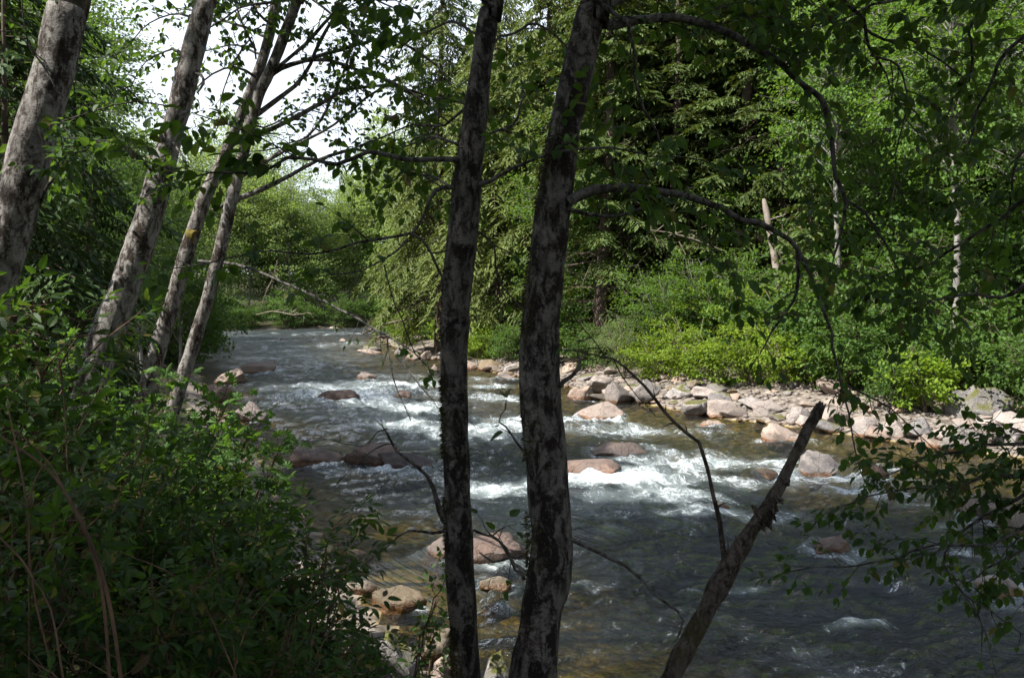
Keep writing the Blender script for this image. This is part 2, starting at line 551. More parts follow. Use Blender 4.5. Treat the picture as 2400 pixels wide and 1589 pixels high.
def ground_material():
    m, nt, out = newmat("forest_floor")
    geo = N(nt, "ShaderNodeNewGeometry")
    pos = geo.outputs["Position"]
    sep = N(nt, "ShaderNodeSeparateXYZ")
    nt.links.new(pos, sep.inputs[0])
    n1 = noise_n(nt, pos, 0.9, 6, 0.65)
    n2 = noise_n(nt, pos, 9.0, 5, 0.7)
    floor = mixc(nt, ramp(nt, n1, [(0.4, 0.0), (0.6, 1.0)]), (0.032, 0.024, 0.014), (0.035, 0.045, 0.012))
    vor = N(nt, "ShaderNodeTexVoronoi", i_Scale=5.0)
    nt.links.new(pos, vor.inputs["Vector"])
    cob = mixc(nt, ramp(nt, n2, [(0.35, 0.0), (0.65, 1.0)]), (0.15, 0.125, 0.105), (0.28, 0.24, 0.20))
    cob = mixc(nt, ramp(nt, vor.outputs["Distance"], [(0.3, 0.0), (0.75, 0.8)]), cob, (0.05, 0.04, 0.032))
    bed = mixc(nt, ramp(nt, n1, [(0.35, 0.0), (0.65, 1.0)]), (0.19, 0.15, 0.052), (0.36, 0.265, 0.10))
    bed = mixc(nt, ramp(nt, vor.outputs["Distance"], [(0.3, 0.0), (0.8, 0.75)]), bed, (0.035, 0.03, 0.014))
    at = N(nt, "ShaderNodeAttribute", attribute_name="stony")
    zz = math_(nt, 'ADD', at.outputs["Fac"], math_(nt, 'MULTIPLY', math_(nt, 'SUBTRACT', n1, 0.5), 0.6))
    c = mixc(nt, ramp(nt, zz, [(0.4, 0.0), (0.6, 1.0)]), floor, cob)
    c = mixc(nt, ramp(nt, sep.outputs[2], [(0.0, 1.0), (0.04, 0.0)]), c, bed)
    pb = N(nt, "ShaderNodeBsdfPrincipled", i_Roughness=0.9)
    pb.inputs["Specular IOR Level"].default_value = 0.2
    nt.links.new(c, pb.inputs["Base Color"])
    bp = N(nt, "ShaderNodeBump", i_Strength=0.7, i_Distance=0.06)
    nt.links.new(math_(nt, 'SUBTRACT', n2, vor.outputs["Distance"]), bp.inputs["Height"])
    nt.links.new(bp.outputs[0], pb.inputs["Normal"])
    nt.links.new(pb.outputs[0], out.inputs[0])
    return m


def water_material():
    m, nt, out = newmat("river_water")
    geo = N(nt, "ShaderNodeNewGeometry")
    fl = N(nt, "ShaderNodeAttribute", attribute_name="flow")
    fo = N(nt, "ShaderNodeAttribute", attribute_name="foam")
    v = fl.outputs["Vector"]
    foam = fo.outputs["Fac"]
    # small ripples
    w1 = noise_n(nt, v, 2.6, 4, 0.6, (1.0, 0.8, 1), 0.6)
    w2 = noise_n(nt, v, 8.0, 4, 0.6, (1.0, 0.75, 1), 0.8)
    w3 = noise_n(nt, v, 21.0, 3, 0.55, (1.0, 0.8, 1), 0.5)
    h = math_(nt, 'ADD', math_(nt, 'MULTIPLY', w1, 1.0), math_(nt, 'ADD', math_(nt, 'MULTIPLY', w2, 0.85), math_(nt, 'MULTIPLY', w3, 0.34)))
    bp = N(nt, "ShaderNodeBump", i_Strength=1.0, i_Distance=0.15)
    nt.links.new(h, bp.inputs["Height"])
    tr = N(nt, "ShaderNodeBsdfTransparent")
    tr.inputs[0].default_value = (0.80, 0.76, 0.46, 1)
    df = N(nt, "ShaderNodeBsdfDiffuse")
    aer = ramp(nt, foam, [(0.30, 0.0), (0.85, 1.0)])
    nt.links.new(mixc(nt, aer, (0.016, 0.021, 0.025), (0.23, 0.27, 0.265)), df.inputs[0])
    body = N(nt, "ShaderNodeMixShader")
    de = N(nt, "ShaderNodeAttribute", attribute_name="deep")
    nt.links.new(math_(nt, 'MAXIMUM', math_(nt, 'MULTIPLY', aer, 0.95), math_(nt, 'ADD', math_(nt, 'MULTIPLY', de.outputs["Fac"], 0.75), 0.12)), body.inputs[0])
    nt.links.new(tr.outputs[0], body.inputs[1])
    nt.links.new(df.outputs[0], body.inputs[2])
    gl = N(nt, "ShaderNodeBsdfGlossy", i_Roughness=0.03)
    nt.links.new(bp.outputs[0], gl.inputs["Normal"])
    ri = N(nt, "ShaderNodeAttribute", attribute_name="ripple")
    nt.links.new(ri.outputs["Fac"], gl.inputs["Roughness"])
    fr = N(nt, "ShaderNodeFresnel", i_IOR=1.5)
    nt.links.new(bp.outputs[0], fr.inputs["Normal"])
    surf = N(nt, "ShaderNodeMixShader")
    nt.links.new(fr.outputs[0], surf.inputs[0])
    nt.links.new(body.outputs[0], surf.inputs[1])
    nt.links.new(gl.outputs[0], surf.inputs[2])
    # foam
    f1 = noise_n(nt, v, 2.0, 5, 0.65, (0.75, 1.2, 1), 1.6)
    f2 = noise_n(nt, v, 7.5, 5, 0.7, (0.85, 1.1, 1), 1.6)
    f3 = noise_n(nt, v, 19.0, 4, 0.7, (0.9, 1.1, 1), 1.0)
    ff = math_(nt, 'ADD', math_(nt, 'MULTIPLY', f1, 0.36), math_(nt, 'ADD', math_(nt, 'MULTIPLY', f2, 0.36), math_(nt, 'MULTIPLY', f3, 0.28)))
    mask = math_(nt, 'ADD', foam, math_(nt, 'MULTIPLY', math_(nt, 'SUBTRACT', ff, 0.5), 4.2))
    mk = ramp(nt, mask, [(0.54, 0.0), (0.74, 0.28), (1.22, 0.95)])
    fb = N(nt, "ShaderNodeBsdfDiffuse")
    fb.inputs[0].default_value = (0.55, 0.58, 0.59, 1)
    bp2 = N(nt, "ShaderNodeBump", i_Strength=0.8, i_Distance=0.12)
    nt.links.new(ff, bp2.inputs["Height"])
    nt.links.new(bp2.outputs[0], fb.inputs["Normal"])
    fin = N(nt, "ShaderNodeMixShader")
    nt.links.new(mk, fin.inputs[0])
    nt.links.new(surf.outputs[0], fin.inputs[1])
    nt.links.new(fb.outputs[0], fin.inputs[2])
    nt.links.new(fin.outputs[0], out.inputs[0])
    return m


M['ground'] = ground_material()
M['water'] = water_material()

# ------------------------------------------------------------------ river plan and terrain
LEFT = np.array([(60, -26), (14, 0.6), (8, 3.6), (5, 4.9), (2.5, 5.7), (0.8, 6.5), (-0.4, 7.7), (-1.3, 9.4), (-2.4, 12), (-4.1, 16), (-6.3, 21), (-9, 27),
                 (-13.2, 37), (-19, 52), (-26, 72), (-35, 92), (-41, 108), (-37, 121), (-22, 127), (10, 131), (80, 142)], float)
RIGHT = np.array([(80, 116), (10, 112), (-8, 106), (-14.8, 94), (-11, 75), (-7.0, 61), (-2.2, 47), (2.5, 35.5), (4.0, 31.8), (5.2, 28.8), (5.9, 26.6), (7.1, 25.4), (8.3, 23.8), (10.4, 20.8), (12.0, 19.0), (18.5, 13.0), (28, 5), (80, -30)], float)
POLY = np.vstack([LEFT, RIGHT])
MIDL = np.array([(60, 129), (10, 121.5), (-14, 117), (-25, 104), (-24, 90), (-18.5, 73), (-13, 56), (-7.5, 42), (-3, 31), (1.2, 22), (5, 15.5), (10, 9.5), (18, 3), (60, -27)], float)


def seg_dist(p, line):
    """distance to a polyline: min distance, arc length there, signed side"""
    a, b = line[:-1], line[1:]
    d = b - a
    L = np.linalg.norm(d, axis=1)
    cum = np.concatenate([[0], np.cumsum(L)[:-1]])
    best = np.full(len(p), 1e9)
    s = np.zeros(len(p))
    side = np.zeros(len(p))
    for k in range(len(a)):
        w = p - a[k]
        t = np.clip((w @ d[k]) / (L[k] ** 2), 0, 1)
        q = w - t[:, None] * d[k]
        dd = np.linalg.norm(q, axis=1)
        m = dd < best
        best[m] = dd[m]
        s[m] = cum[k] + t[m] * L[k]
        side[m] = np.sign(d[k][0] * q[m, 1] - d[k][1] * q[m, 0])
    return best, s, side


def in_poly(p):
    x, y = p[:, 0], p[:, 1]
    c = np.zeros(len(p), bool)
    n = len(POLY)
    for i in range(n):
        x1, y1 = POLY[i]
        x2, y2 = POLY[(i + 1) % n]
        cond = (y1 > y) != (y2 > y)
        if y1 != y2:
            c ^= cond & (x < (x2 - x1) * (y - y1) / (y2 - y1) + x1)
    return c


def river(p):
    """signed distance to the water's edge (negative inside) and True where the right bank is the nearer one"""
    p = np.asarray(p, float)
    dl, _, _ = seg_dist(p, LEFT)
    dr, _, _ = seg_dist(p, RIGHT)
    ins = in_poly(p)
    d = np.minimum(dl, dr)
    return np.where(ins, -d, d), dr < dl


def sstep(x, a, b):
    t = np.clip((x - a) / (b - a), 0, 1)
    return t * t * (3 - 2 * t)


def terrain(p):
    p = np.asarray(p, float)
    d, right = river(p)
    n = fbm(p * 0.35, 4, 3) - 0.5
    n2 = fbm(p * 1.6, 3, 11) - 0.5
    bed = -np.minimum(0.95, 0.10 + 0.16 * np.maximum(-d, 0)) + 0.25 * n2 * sstep(-d, 0.3, 2)
    zr = 0.02 + 0.17 * np.minimum(d, 5) + 0.50 * np.clip(d - 5, 0, 70) + 0.25 * n2 * sstep(d, 0.5, 4) + 1.2 * n * sstep(d, 6, 14)
    far = sstep(p[:, 1], 30, 80)
    zl = 0.02 + (1.9 - 0.9 * far) * sstep(d, 0, 5) + (0.05 + 0.10 * far) * np.clip(d - 5, 0, 60) + 0.12 * n2 * sstep(d, 0.5, 3) + 0.6 * n * sstep(d, 7, 14)
    return np.where(d < 0, bed, np.where(right, zr, zl))


def gz(x, y):
    return float(terrain(np.array([[x, y]]))[0])


def sinh_axis(lo, hi, c, n, k):
    a, b = math.asinh((lo - c) / k), math.asinh((hi - c) / k)
    return c + k * np.sinh(np.linspace(a, b, n))


gx = sinh_axis(-420, 420, 0, 300, 9.0)
gy = sinh_axis(-120, 620, 10, 320, 12.0)
GX, GY = np.meshgrid(gx, gy)
gp = np.stack([GX.ravel(), GY.ravel()], -1)
gzv = terrain(gp)
gd, gright = river(gp)
mb = MB()
nx, ny = len(gx), len(gy)
ii = (np.arange(ny - 1)[:, None] * nx + np.arange(nx - 1)[None]).ravel()
mb.add(np.column_stack([gp, gzv]), quads=np.stack([ii, ii + 1, ii + nx + 1, ii + nx], -1))
ground = mb.build("ground", M['ground'])
tag(ground, kind="structure")
stony = np.where(gright, 1 - sstep(gd, 3.5, 6.5), 1 - sstep(gd, 0.6, 1.6))
a = ground.data.attributes.new("stony", 'FLOAT', 'POINT')
a.data.foreach_set("value", stony.astype(np.float32))

# ------------------------------------------------------------------ boulders: where they lie (px left, px right, py top, py base, base z, depth ratio, kind, label)
BOULDERS = [
    (1349, 1462, 944, 986, 0.0, 0.8, 'rock', "smooth pale boulder standing alone in the water just right of the thick trunk"),
    (1385, 1572, 1040, 1078, 0.0, 0.7, 'rock_dark', "broad brown boulder washed over by the river, white water at its foot"),
    (1300, 1460, 1080, 1120, 0.0, 0.7, 'rock_dark', "sunken brown boulder beside the thick trunk with green water sliding over"),
    (1786, 1888, 992, 1040, 0.0, 0.8, 'rock', "rounded grey boulder in the shallows left of the snag's broken top"),
    (1872, 1962, 1056, 1120, 0.0, 0.7, 'rock', "upright pinkish boulder in the water right beside the leaning snag"),
    (2022, 2080, 1082, 1122, 0.0, 0.8, 'rock_dark', "small reddish boulder in white water behind the hanging twigs"),
    (1768, 1822, 1098, 1122, 0.0, 0.8, 'rock_tan', "small tan stone half sunk in foam left of the snag"),
    (1640, 1690, 985, 1003, 0.0, 0.8, 'rock', "low flat stone breaking the surface out from the bright white boulder"),
    (1804, 1830, 975, 993, 0.0, 0.8, 'rock', "small pink stone at the water's edge above the rounded grey boulder"),
    (1598, 1668, 938, 979, 0.0, 0.9, 'rock_moss', "dark tilted slab leaning at the water's edge beside the bright white boulder"),
    (1652, 1740, 936, 979, 0.0, 0.8, 'rock', "brightest white boulder at the water's edge of the far bank"),
    (1762, 1835, 938, 977, 0.1, 0.8, 'rock', "pale blocky boulder in the far bank row right of the brightest white one"),
    (1560, 1626, 902, 932, 0.25, 0.7, 'rock_moss', "grey slab with a sloping top under the left end of the bright shrubs"),
    (1330, 1396, 904, 937, 0.0, 0.8, 'rock', "wedge shaped boulder at the water's edge beside the thick trunk"),
    (1374, 1440, 878, 908, 0.3, 0.8, 'rock', "sloping grey boulder behind the wedge shaped one on the far bank"),
    (1418, 1492, 890, 936, 0.15, 0.8, 'rock_moss', "tall grey boulder leaning left in the bank below the willow"),
    (1446, 1500, 905, 938, 0.05, 0.8, 'rock', "pinkish boulder standing in the shallows below the willow"),
    (1478, 1548, 888, 932, 0.25, 0.8, 'rock_moss', "blocky boulder packed in the bank right below the pale willow"),
    (1372, 1450, 922, 937, 0.0, 0.7, 'rock_tan', "low tan stone reaching out into the shallows below the willow"),
    (1660, 1720, 918, 945, 0.4, 0.8, 'rock_moss', "grey stone lying behind the brightest white boulder"),
    (1838, 1912, 950, 992, 0.1, 0.8, 'rock_moss', "broad grey boulder of the far bank directly behind the snag's broken top"),
    (1905, 1990, 955, 1005, 0.1, 0.8, 'rock', "boulder of the far bank right of the snag's broken top"),
    (2000, 2060, 975, 1022, 0.05, 0.8, 'rock', "pale boulder at the water's edge among the hanging leaves"),
    (2060, 2130, 978, 1020, 0.15, 0.8, 'rock', "low boulder right of the hanging leaves on the far bank"),
    (2118, 2180, 975, 1008, 0.35, 0.8, 'rock_moss', "grey slab left of the largest smooth boulder on the far bank"),
    (2204, 2312, 993, 1042, 0.2, 0.8, 'rock', "largest smooth whale-backed boulder below the mossy one"),
    (2288, 2345, 982, 1020, 0.4, 0.8, 'rock', "rounded boulder right of the smooth whale-backed one"),
    (2330, 2410, 998, 1050, 0.1, 0.8, 'rock_moss', "grey boulder at the right edge of the picture on the far bank"),
    (2140, 2215, 1020, 1052, 0.0, 0.8, 'rock', "low pink stone at the water's edge in front of the whale-backed boulder"),
    (2232, 2362, 903, 985, 0.45, 0.8, 'rock_cap', "big lichen-spotted boulder with a moss cap under the bushes"),
    (500, 572, 864, 902, 0.0, 0.8, 'rock', "rounded tan boulder nearest the leaning alders in the river"),
    (548, 656, 846, 877, 0.0, 0.6, 'rock', "long flat pale boulder behind the rounded tan one"),
    (470, 532, 800, 818, 0.0, 0.7, 'rock', "pale flat rock far upstream beside the thin leaning alder"),
    (660, 803, 1052, 1093, 0.0, 0.6, 'rock_dark', "blackish wet boulder left in the shaded river"),
    (806, 940, 1043, 1096, 0.0, 0.6, 'rock_dark', "long brown boulder with a water ridge right of the blackish one"),
    (885, 1022, 1060, 1103, 0.0, 0.6, 'rock_dark', "brown boulder tapering towards the thin trunk"),
    (738, 848, 914, 940, 0.0, 0.6, 'rock_dark', "flat reddish rock in the white water upstream"),
    (834, 882, 872, 889, 0.0, 0.7, 'rock', "small pink rock above the white water upstream"),
    (468, 545, 902, 942, 0.0, 0.8, 'rock_dark', "dark boulder behind the maple leaves at the left shore"),
    (556, 634, 942, 992, 0.0, 0.8, 'rock_dark', "dark wet boulder at the left shore under the maple leaves"),
    (648, 676, 792, 804, 0.0, 0.8, 'rock', "small far rock alone upstream, left of the river's middle"),
    (794, 812, 793, 803, 0.0, 0.8, 'rock', "smallest far rock alone upstream, right of the river's middle"),
    (838, 900, 818, 831, 0.0, 0.6, 'rock', "flat pale rock at the tip of the hanging dead branch"),
    (850, 895, 808, 824, 0.05, 0.8, 'rock_moss', "greenish rock behind the flat pale one at the point"),
    (925, 958, 812, 830, 0.1, 0.8, 'rock_moss', "greenish rock on the wooded point"),
    (950, 990, 826, 846, 0.0, 0.7, 'rock', "pale rock at the water's edge of the wooded point"),
    (985, 1012, 822, 842, 0.1, 0.8, 'rock', "whitish rock next to the thin trunk at the point"),
    (1004, 1040, 853, 873, 0.0, 0.8, 'rock', "pink rock half hidden by the thin trunk's left edge"),
    (1092, 1130, 848, 866, 0.0, 0.8, 'rock', "small rock right of the thin trunk near the far bank"),
    (1120, 1180, 842, 862, 0.15, 0.8, 'rock_tan', "tan stones' largest block between the two trunks on the far bank"),
    (1178, 1222, 852, 874, 0.1, 0.8, 'rock', "grey block left of the thick trunk on the far bank"),
    (1160, 1225, 873, 892, 0.0, 0.7, 'rock', "flat rock in the shallows left of the thick trunk"),
    (1106, 1240, 1258, 1335, 0.0, 0.8, 'rock_dark', "brown domed boulder between the two trunks in the water"),
    (985, 1092, 1262, 1318, 0.0, 0.5, 'rock_dark', "low reddish ledge under running water left of the thin trunk"),
    (868, 1000, 1392, 1440, 0.0, 0.8, 'rock_tan', "sunlit tan boulder at the near shore behind the sapling"),
    (790, 890, 1350, 1400, 0.0, 0.8, 'rock_tan', "sunlit yellowish boulder at the near shore behind the leaves"),
    (1124, 1200, 1352, 1388, 0.0, 0.6, 'rock_tan', "sunken yellowish stone between the trunks"),
    (1130, 1200, 1405, 1440, 0.0, 0.6, 'rock_tan', "sunken mossy stone close to the shore between the trunks"),
    (985, 1075, 1475, 1560, 0.0, 0.8, 'rock_tan', "tan stone at the foot of the thin trunk by the shore"),
    (1010, 1070, 1530, 1610, 0.1, 0.8, 'rock', "grey stone close beside the foot of the thin trunk"),
    (1120, 1205, 1535, 1640, 0.25, 1.1, 'rock_cap', "brown mossy boulder wedged between the feet of the two trunks"),
    (880, 985, 1480, 1600, 0.15, 0.9, 'rock_cap', "dark mossy boulder under the sapling at the near shore"),
    (1888, 2012, 1256, 1300, 0.0, 0.6, 'rock_dark', "sunken red boulder left of the drooping leafy branch"),
    (2250, 2345, 1150, 1225, 0.0, 0.7, 'rock', "pink boulder seen through the drooping leafy branch"),
    (2330, 2420, 1190, 1262, 0.0, 0.7, 'rock_tan', "orange-tinted boulder at the right edge behind the drooping branch"),
    (2290, 2410, 1345, 1400, 0.0, 0.6, 'rock', "pink rock awash at the right edge below the drooping branch"),
    (1655, 1715, 1180, 1200, 0.0, 0.6, 'rock_dark', "small orange stone awash below the thin curved branch"),
    (925, 965, 915, 935, 0.0, 0.6, 'rock_dark', "sunken reddish stone in the white water near the thin trunk"),
]
ROCKS_IN_RIVER = []

rock_cache = {}


def rock_mesh(seed, sub, mat, ang=0.5):
    key = (seed, sub, mat)
    if key in rock_cache:
        return rock_cache[key]
    bm = bmesh.new()
    bmesh.ops.create_icosphere(bm, subdivisions=sub, radius=1.0)
    v = np.array([x.co[:] for x in bm.verts])
    f = np.array([[q.index for q in p.verts] for p in bm.faces])
    bm.free()
    rg = np.random.default_rng(seed * 31 + 5)
    for k in range(15):
        n = unit(rg.normal(size=3) * np.array([1, 1, 1.3]))
        d = rg.uniform(0.42, 0.84)
        over = np.maximum(0, v @ n - d)
        v = v - over[:, None] * n * 0.96
    v = v * (1 + ang * (fbm(v * 1.7 + seed, 4, seed)[:, None] - 0.5) + 0.14 * (fbm(v * 5 + seed, 3, seed + 3)[:, None] - 0.5))
    lo, hi = v.min(0), v.max(0)
    v = (v - (lo + hi) / 2) / ((hi - lo) / 2)
    b = MB()
    b.add(v, tris=f)
    rock_cache[key] = b.mesh("boulder", M[mat], True)
    return rock_cache[key]


def place_boulder(k, row):
    x0, x1, yt, yb, zb, dr, mat, label = row
    Y = (EYE - zb) * F / (yb - CY)
    w = (x1 - x0) / F * Y
    dep = w * dr
    Yc = Y + dep * 0.42
    x = ((x0 + x1) / 2 - CX) / F * Yc
    ztop = EYE - (yt - CY) / F * (Y + dep * 0.25)
    ztop = max(ztop, zb + 0.06)
    h = (ztop - zb) * 1.45 + 0.08
    o = link("boulder", rock_mesh(k + 1, 4, mat))
    o.location = (x, Yc, ztop - h / 2)
    o.scale = (w / 2 * 1.04, dep / 2, h / 2)
    o.rotation_euler = (0, 0, R.uniform(-0.25, 0.25))
    tag(o, label, "boulder", "boulders of the river and its banks")
    if zb < 0.03:
        ROCKS_IN_RIVER.append((x, Yc, w / 2, dep / 2, ztop))


for k, row in enumerate(BOULDERS):
    place_boulder(k, row)

# smaller stones along the banks: one object each
stone_meshes = {m_: [rock_mesh(200 + 7 * i + j, 3, m_, 0.45) for i in range(4)] for j, m_ in enumerate(('rock', 'rock_moss', 'rock_tan'))}


def stones(n, pick, label, group, size, tries=6000, seed=1):
    rg = np.random.default_rng(seed)
    done = []
    c = pick(rg, tries)
    d, right = river(c[:, :2])
    for q in range(tries):
        if len(done) >= n:
            break
        x, y, s_lo, s_hi, ok = c[q, 0], c[q, 1], size[0], size[1], c[q, 2]
        if not ok:
            continue
        s = s_lo + (s_hi - s_lo) * rg.random() ** 2.2
        if any((x - a) ** 2 + (y - b) ** 2 < ((s + t) * 0.62) ** 2 for a, b, t in done):
            continue
        done.append((x, y, s))
        kind = 'rock' if rg.random() < 0.6 else ('rock_moss' if rg.random() < 0.6 else 'rock_tan')
        o = link("stone", stone_meshes[kind][rg.integers(4)])
        o.location = (x, y, max(gz(x, y), -0.12) + s * 0.16)
        o.scale = (s * rg.uniform(0.8, 1.15), s * rg.uniform(0.7, 1.0), s * rg.uniform(0.24, 0.44))
        o.rotation_euler = (rg.uniform(-0.3, 0.3), rg.uniform(-0.3, 0.3), rg.uniform(0, 6.28))
        tag(o, label, "stone", group)


def pick_bank(y0, y1, d0, d1, right, umin=-1.0, umax=1.0):
    def f(rg, n):
        line = RIGHT if right else LEFT
        L = np.linalg.norm(np.diff(line, axis=0), axis=1)
        cum = np.concatenate([[0], np.cumsum(L)])
        s = rg.uniform(0, cum[-1], n * 4)
        k = np.clip(np.searchsorted(cum, s) - 1, 0, len(L) - 1)
        t = (s - cum[k]) / L[k]
        p = line[k] + t[:, None] * (line[k + 1] - line[k])
        d = (line[k + 1] - line[k]) / L[k][:, None]
        nrm = np.stack([d[:, 1], -d[:, 0]], -1)          # outward for both lines (polygon is traversed with water on the left of LEFT)
        off = rg.uniform(d0, d1, n * 4)
        a = p + nrm * off[:, None]
        b = p - nrm * off[:, None]
        da, _ = river(a)
        q = np.where((np.sign(da) == np.sign(off))[:, None], a, b)
        u = q[:, 0] / np.maximum(q[:, 1], 0.1)
        ok = (q[:, 1] > y0) & (q[:, 1] < y1) & (u > umin) & (u < umax)
        r = np.column_stack([q, ok])
        r = r[ok]
        if len(r) < n:
            r = np.vstack([r, np.zeros((n - len(r), 3))])
        return r[:n]
    return f


stones(235, pick_bank(17, 60, -0.3, 4.6, True, -0.2, 0.72), "smaller grey stone in the rubble between the big boulders and shrubs of the far bank", "stones of the far bank rubble", (0.16, 0.72), seed=4)
stones(46, pick_bank(7.6, 32, -0.4, 1.6, False, -0.45, 0.02), "stone along the near left shore half hidden by the bushes", "stones of the near left shore", (0.12, 0.38), seed=9)
stones(70, pick_bank(60, 135, -1.0, 2.0, False, -0.5, 0.0), "small distant stone lining the shore of the upstream bend", "stones lining the upstream bend", (0.3, 1.0), seed=12)
stones(24, pick_bank(55, 100, -0.6, 1.5, True, -0.3, 0.0), "stone at the water's edge of the wooded point", "stones at the wooded point", (0.3, 0.9), seed=13)

# pebbles between the stones: nobody could count them
rg = np.random.default_rng(21)
pb_ = pick_bank(15, 60, -0.2, 5.2, True, -0.25, 0.75)(rg, 2600)
pb_ = pb_[pb_[:, 2] > 0]
oc = np.array([(0, 0, .6), (1, 0, 0), (.3, .9, 0.1), (-.8, .55, 0), (-.8, -.6, .1), (.4, -.9, 0), (0, 0, -.6)])
of = np.array([(0, 1, 2), (0, 2, 3), (0, 3, 4), (0, 4, 5), (0, 5, 1), (6, 2, 1), (6, 3, 2), (6, 4, 3), (6, 5, 4), (6, 1, 5)])
mb = MB()
ang = rg.uniform(0, 6.28, len(pb_))
zz = terrain(pb_[:, :2])
scatter(mb, (oc, of), np.column_stack([pb_[:, :2], zz + 0.02]), np.column_stack([np.cos(ang), np.sin(ang), rg.normal(0, .1, len(pb_))]),
        np.column_stack([rg.normal(0, .15, (len(pb_), 2)), np.ones(len(pb_))]), rg.uniform(0.05, 0.14, len(pb_)))
tag(mb.build("gravel", M['rock'], None, True), "grey gravel between the stones of the far bank", None, None, "stuff")

# ------------------------------------------------------------------ the river surface
FOAM = [  # px, py, half width px, half height px, strength
    (820, 930, 210, 20, 0.95), (1000, 955, 100, 14, 0.75), (640, 952, 70, 9, 0.7), (700, 905, 130, 7, 0.4), (960, 905, 120, 9, 0.55),
    (1150, 1008, 140, 13, 0.7), (1180, 938, 90, 11, 0.6), (1130, 908, 80, 7, 0.45), (960, 995, 80, 8, 0.6), (1240, 985, 90, 9, 0.5),
    (1420, 1010, 140, 14, 0.62), (1600, 978, 120, 6, 0.4), (1350, 990, 70, 8, 0.5), (1560, 1000, 120, 9, 0.4), (1680, 1012, 90, 6, 0.35),
    (1480, 1124, 180, 24, 0.9), (1620, 1092, 120, 20, 0.85), (1750, 1136, 130, 22, 0.7), (1380, 1132, 90, 15, 1.0), (1560, 1170, 170, 24, 0.72), (1440, 1165, 110, 14, 0.6),
    (1150, 1147, 100, 18, 1.05), (1060, 1120, 35, 30, 0.6), (1250, 1140, 60, 14, 0.8), (1130, 1110, 40, 18, 0.4), (1180, 1185, 110, 14, 0.45),
    (1640, 1202, 120, 10, 0.95), (1800, 1212, 120, 12, 0.75), (1900, 1228, 80, 9, 0.5), (1730, 1245, 110, 12, 0.4),
    (1780, 1090, 100, 9, 0.7), (1850, 1116, 90, 9, 0.75), (1960, 1124, 80, 14, 0.8), (2080, 1098, 50, 10, 0.85), (2150, 1132, 80, 9, 0.5), (2020, 1160, 140, 12, 0.55), (2180, 1190, 90, 10, 0.4),
    (860, 1108, 140, 13, 0.8), (700, 1090, 70, 7, 0.35), (975, 1118, 70, 13, 0.6), (760, 1030, 120, 7, 0.3),
    (1160, 1325, 80, 16, 0.6), (1050, 1300, 70, 9, 0.5), (1150, 1372, 90, 10, 0.45), (1060, 1345, 60, 9, 0.4),
    (2010, 1470, 78, 15, 1.05), (1760, 1388, 70, 10, 0.6), (1370, 1372, 70, 9, 0.6), (1520, 1322, 130, 7, 0.38), (1640, 1395, 70, 7, 0.35), (1850, 1440, 90, 7, 0.3),
    (2340, 1382, 90, 22, 0.8), (2260, 1300, 110, 12, 0.6), (2380, 1430, 70, 18, 0.6), (2230, 1235, 80, 12, 0.55), (2080, 1215, 90, 9, 0.4), (2300, 1490, 120, 10, 0.45),
    (620, 803, 70, 3, 0.6), (900, 807, 100, 3, 0.55), (720, 814, 70, 2.5, 0.5), (960, 882, 130, 6, 0.45), (880, 862, 90, 5, 0.4), (640, 872, 60, 4, 0.35), (1080, 893, 90, 6, 0.4),
    (800, 785, 120, 2, 0.4), (560, 790, 60, 2, 0.4), (760, 850, 120, 4, 0.3),
]
u = np.linspace(-1, 1, 560)
u = np.sign(u) * (0.62 * np.abs(u) + 0.75 * np.abs(u) ** 3)
Yr = [2.6]
while Yr[-1] < 150:
    Yr.append(Yr[-1] * 1.0076)
Yr = np.array(Yr)
UU, YY = np.meshgrid(u, Yr)
wx, wy = (UU * YY).ravel(), YY.ravel()
wp = np.stack([wx, wy], -1)
wd, wr_ = river(wp)
dist, s_arc, sd = seg_dist(wp, MIDL)
n_arc = dist * sd
foam = np.zeros(len(wp))
for (px, py, hw, hh, st) in FOAM:
    c = on_water(px, py)
    Y = c[1]
    ex = ((wx - c[0]) / (hw / F * Y)) ** 2 + ((wy - c[1]) / (hh * Y * Y / (EYE * F))) ** 2
    foam = np.maximum(foam, 0.76 * st * np.exp(-0.8 * ex ** 1.1))
rise = np.zeros(len(wp))
fdir = None
# local flow direction from the middle line
seg = np.diff(MIDL, axis=0)
cumL = np.concatenate([[0], np.cumsum(np.linalg.norm(seg, axis=1))])
for (rx, ry, ra, rb, rt) in ROCKS_IN_RIVER:
    _, s0, _ = seg_dist(np.array([[rx, ry]]), MIDL)
    k = min(np.searchsorted(cumL, s0[0], side='right') - 1, len(seg) - 1)
    fd = seg[k] / np.linalg.norm(seg[k])
    dx, dy = wx - rx, wy - ry
    al = dx * fd[0] + dy * fd[1]
    ac = -dx * fd[1] + dy * fd[0]
    r = max(ra, rb)
    near = np.exp(-((np.sqrt(dx * dx + dy * dy) - r) / (0.35 * r + 0.1)) ** 2)
    wake = np.where(al > 0, np.exp(-(ac / (0.9 * r)) ** 2) * np.exp(-al / (2.6 * r)), 0) * (al > 0.4 * r)
    foam = np.maximum(foam, 0.42 * near * (al > -r)) + 0.22 * wake
    rise += 0.07 * np.exp(-((al + r) ** 2 + ac ** 2) / (0.8 * r) ** 2)
    if rt < 0.16:                       # the river slides over sunken boulders
        rise += np.maximum(0, rt * 0.75) * np.exp(-(dx * dx + dy * dy) / (1.0 * r) ** 2)
fq = np.stack([s_arc, n_arc], -1)
foam += (0.75 * (fbm(fq * np.array([0.16, 0.45]), 3, 71) - 0.36) + 0.5 * (fbm(fq * np.array([0.4, 1.5]), 3, 81) - 0.47)) * sstep(-wd, 0.5, 2.5)
foam = np.clip(foam, 0, 1.15) * sstep(-wd, -0.2, 0.5)
chop = 0.55 + 1.0 * fbm(fq * 0.12, 2, 41)
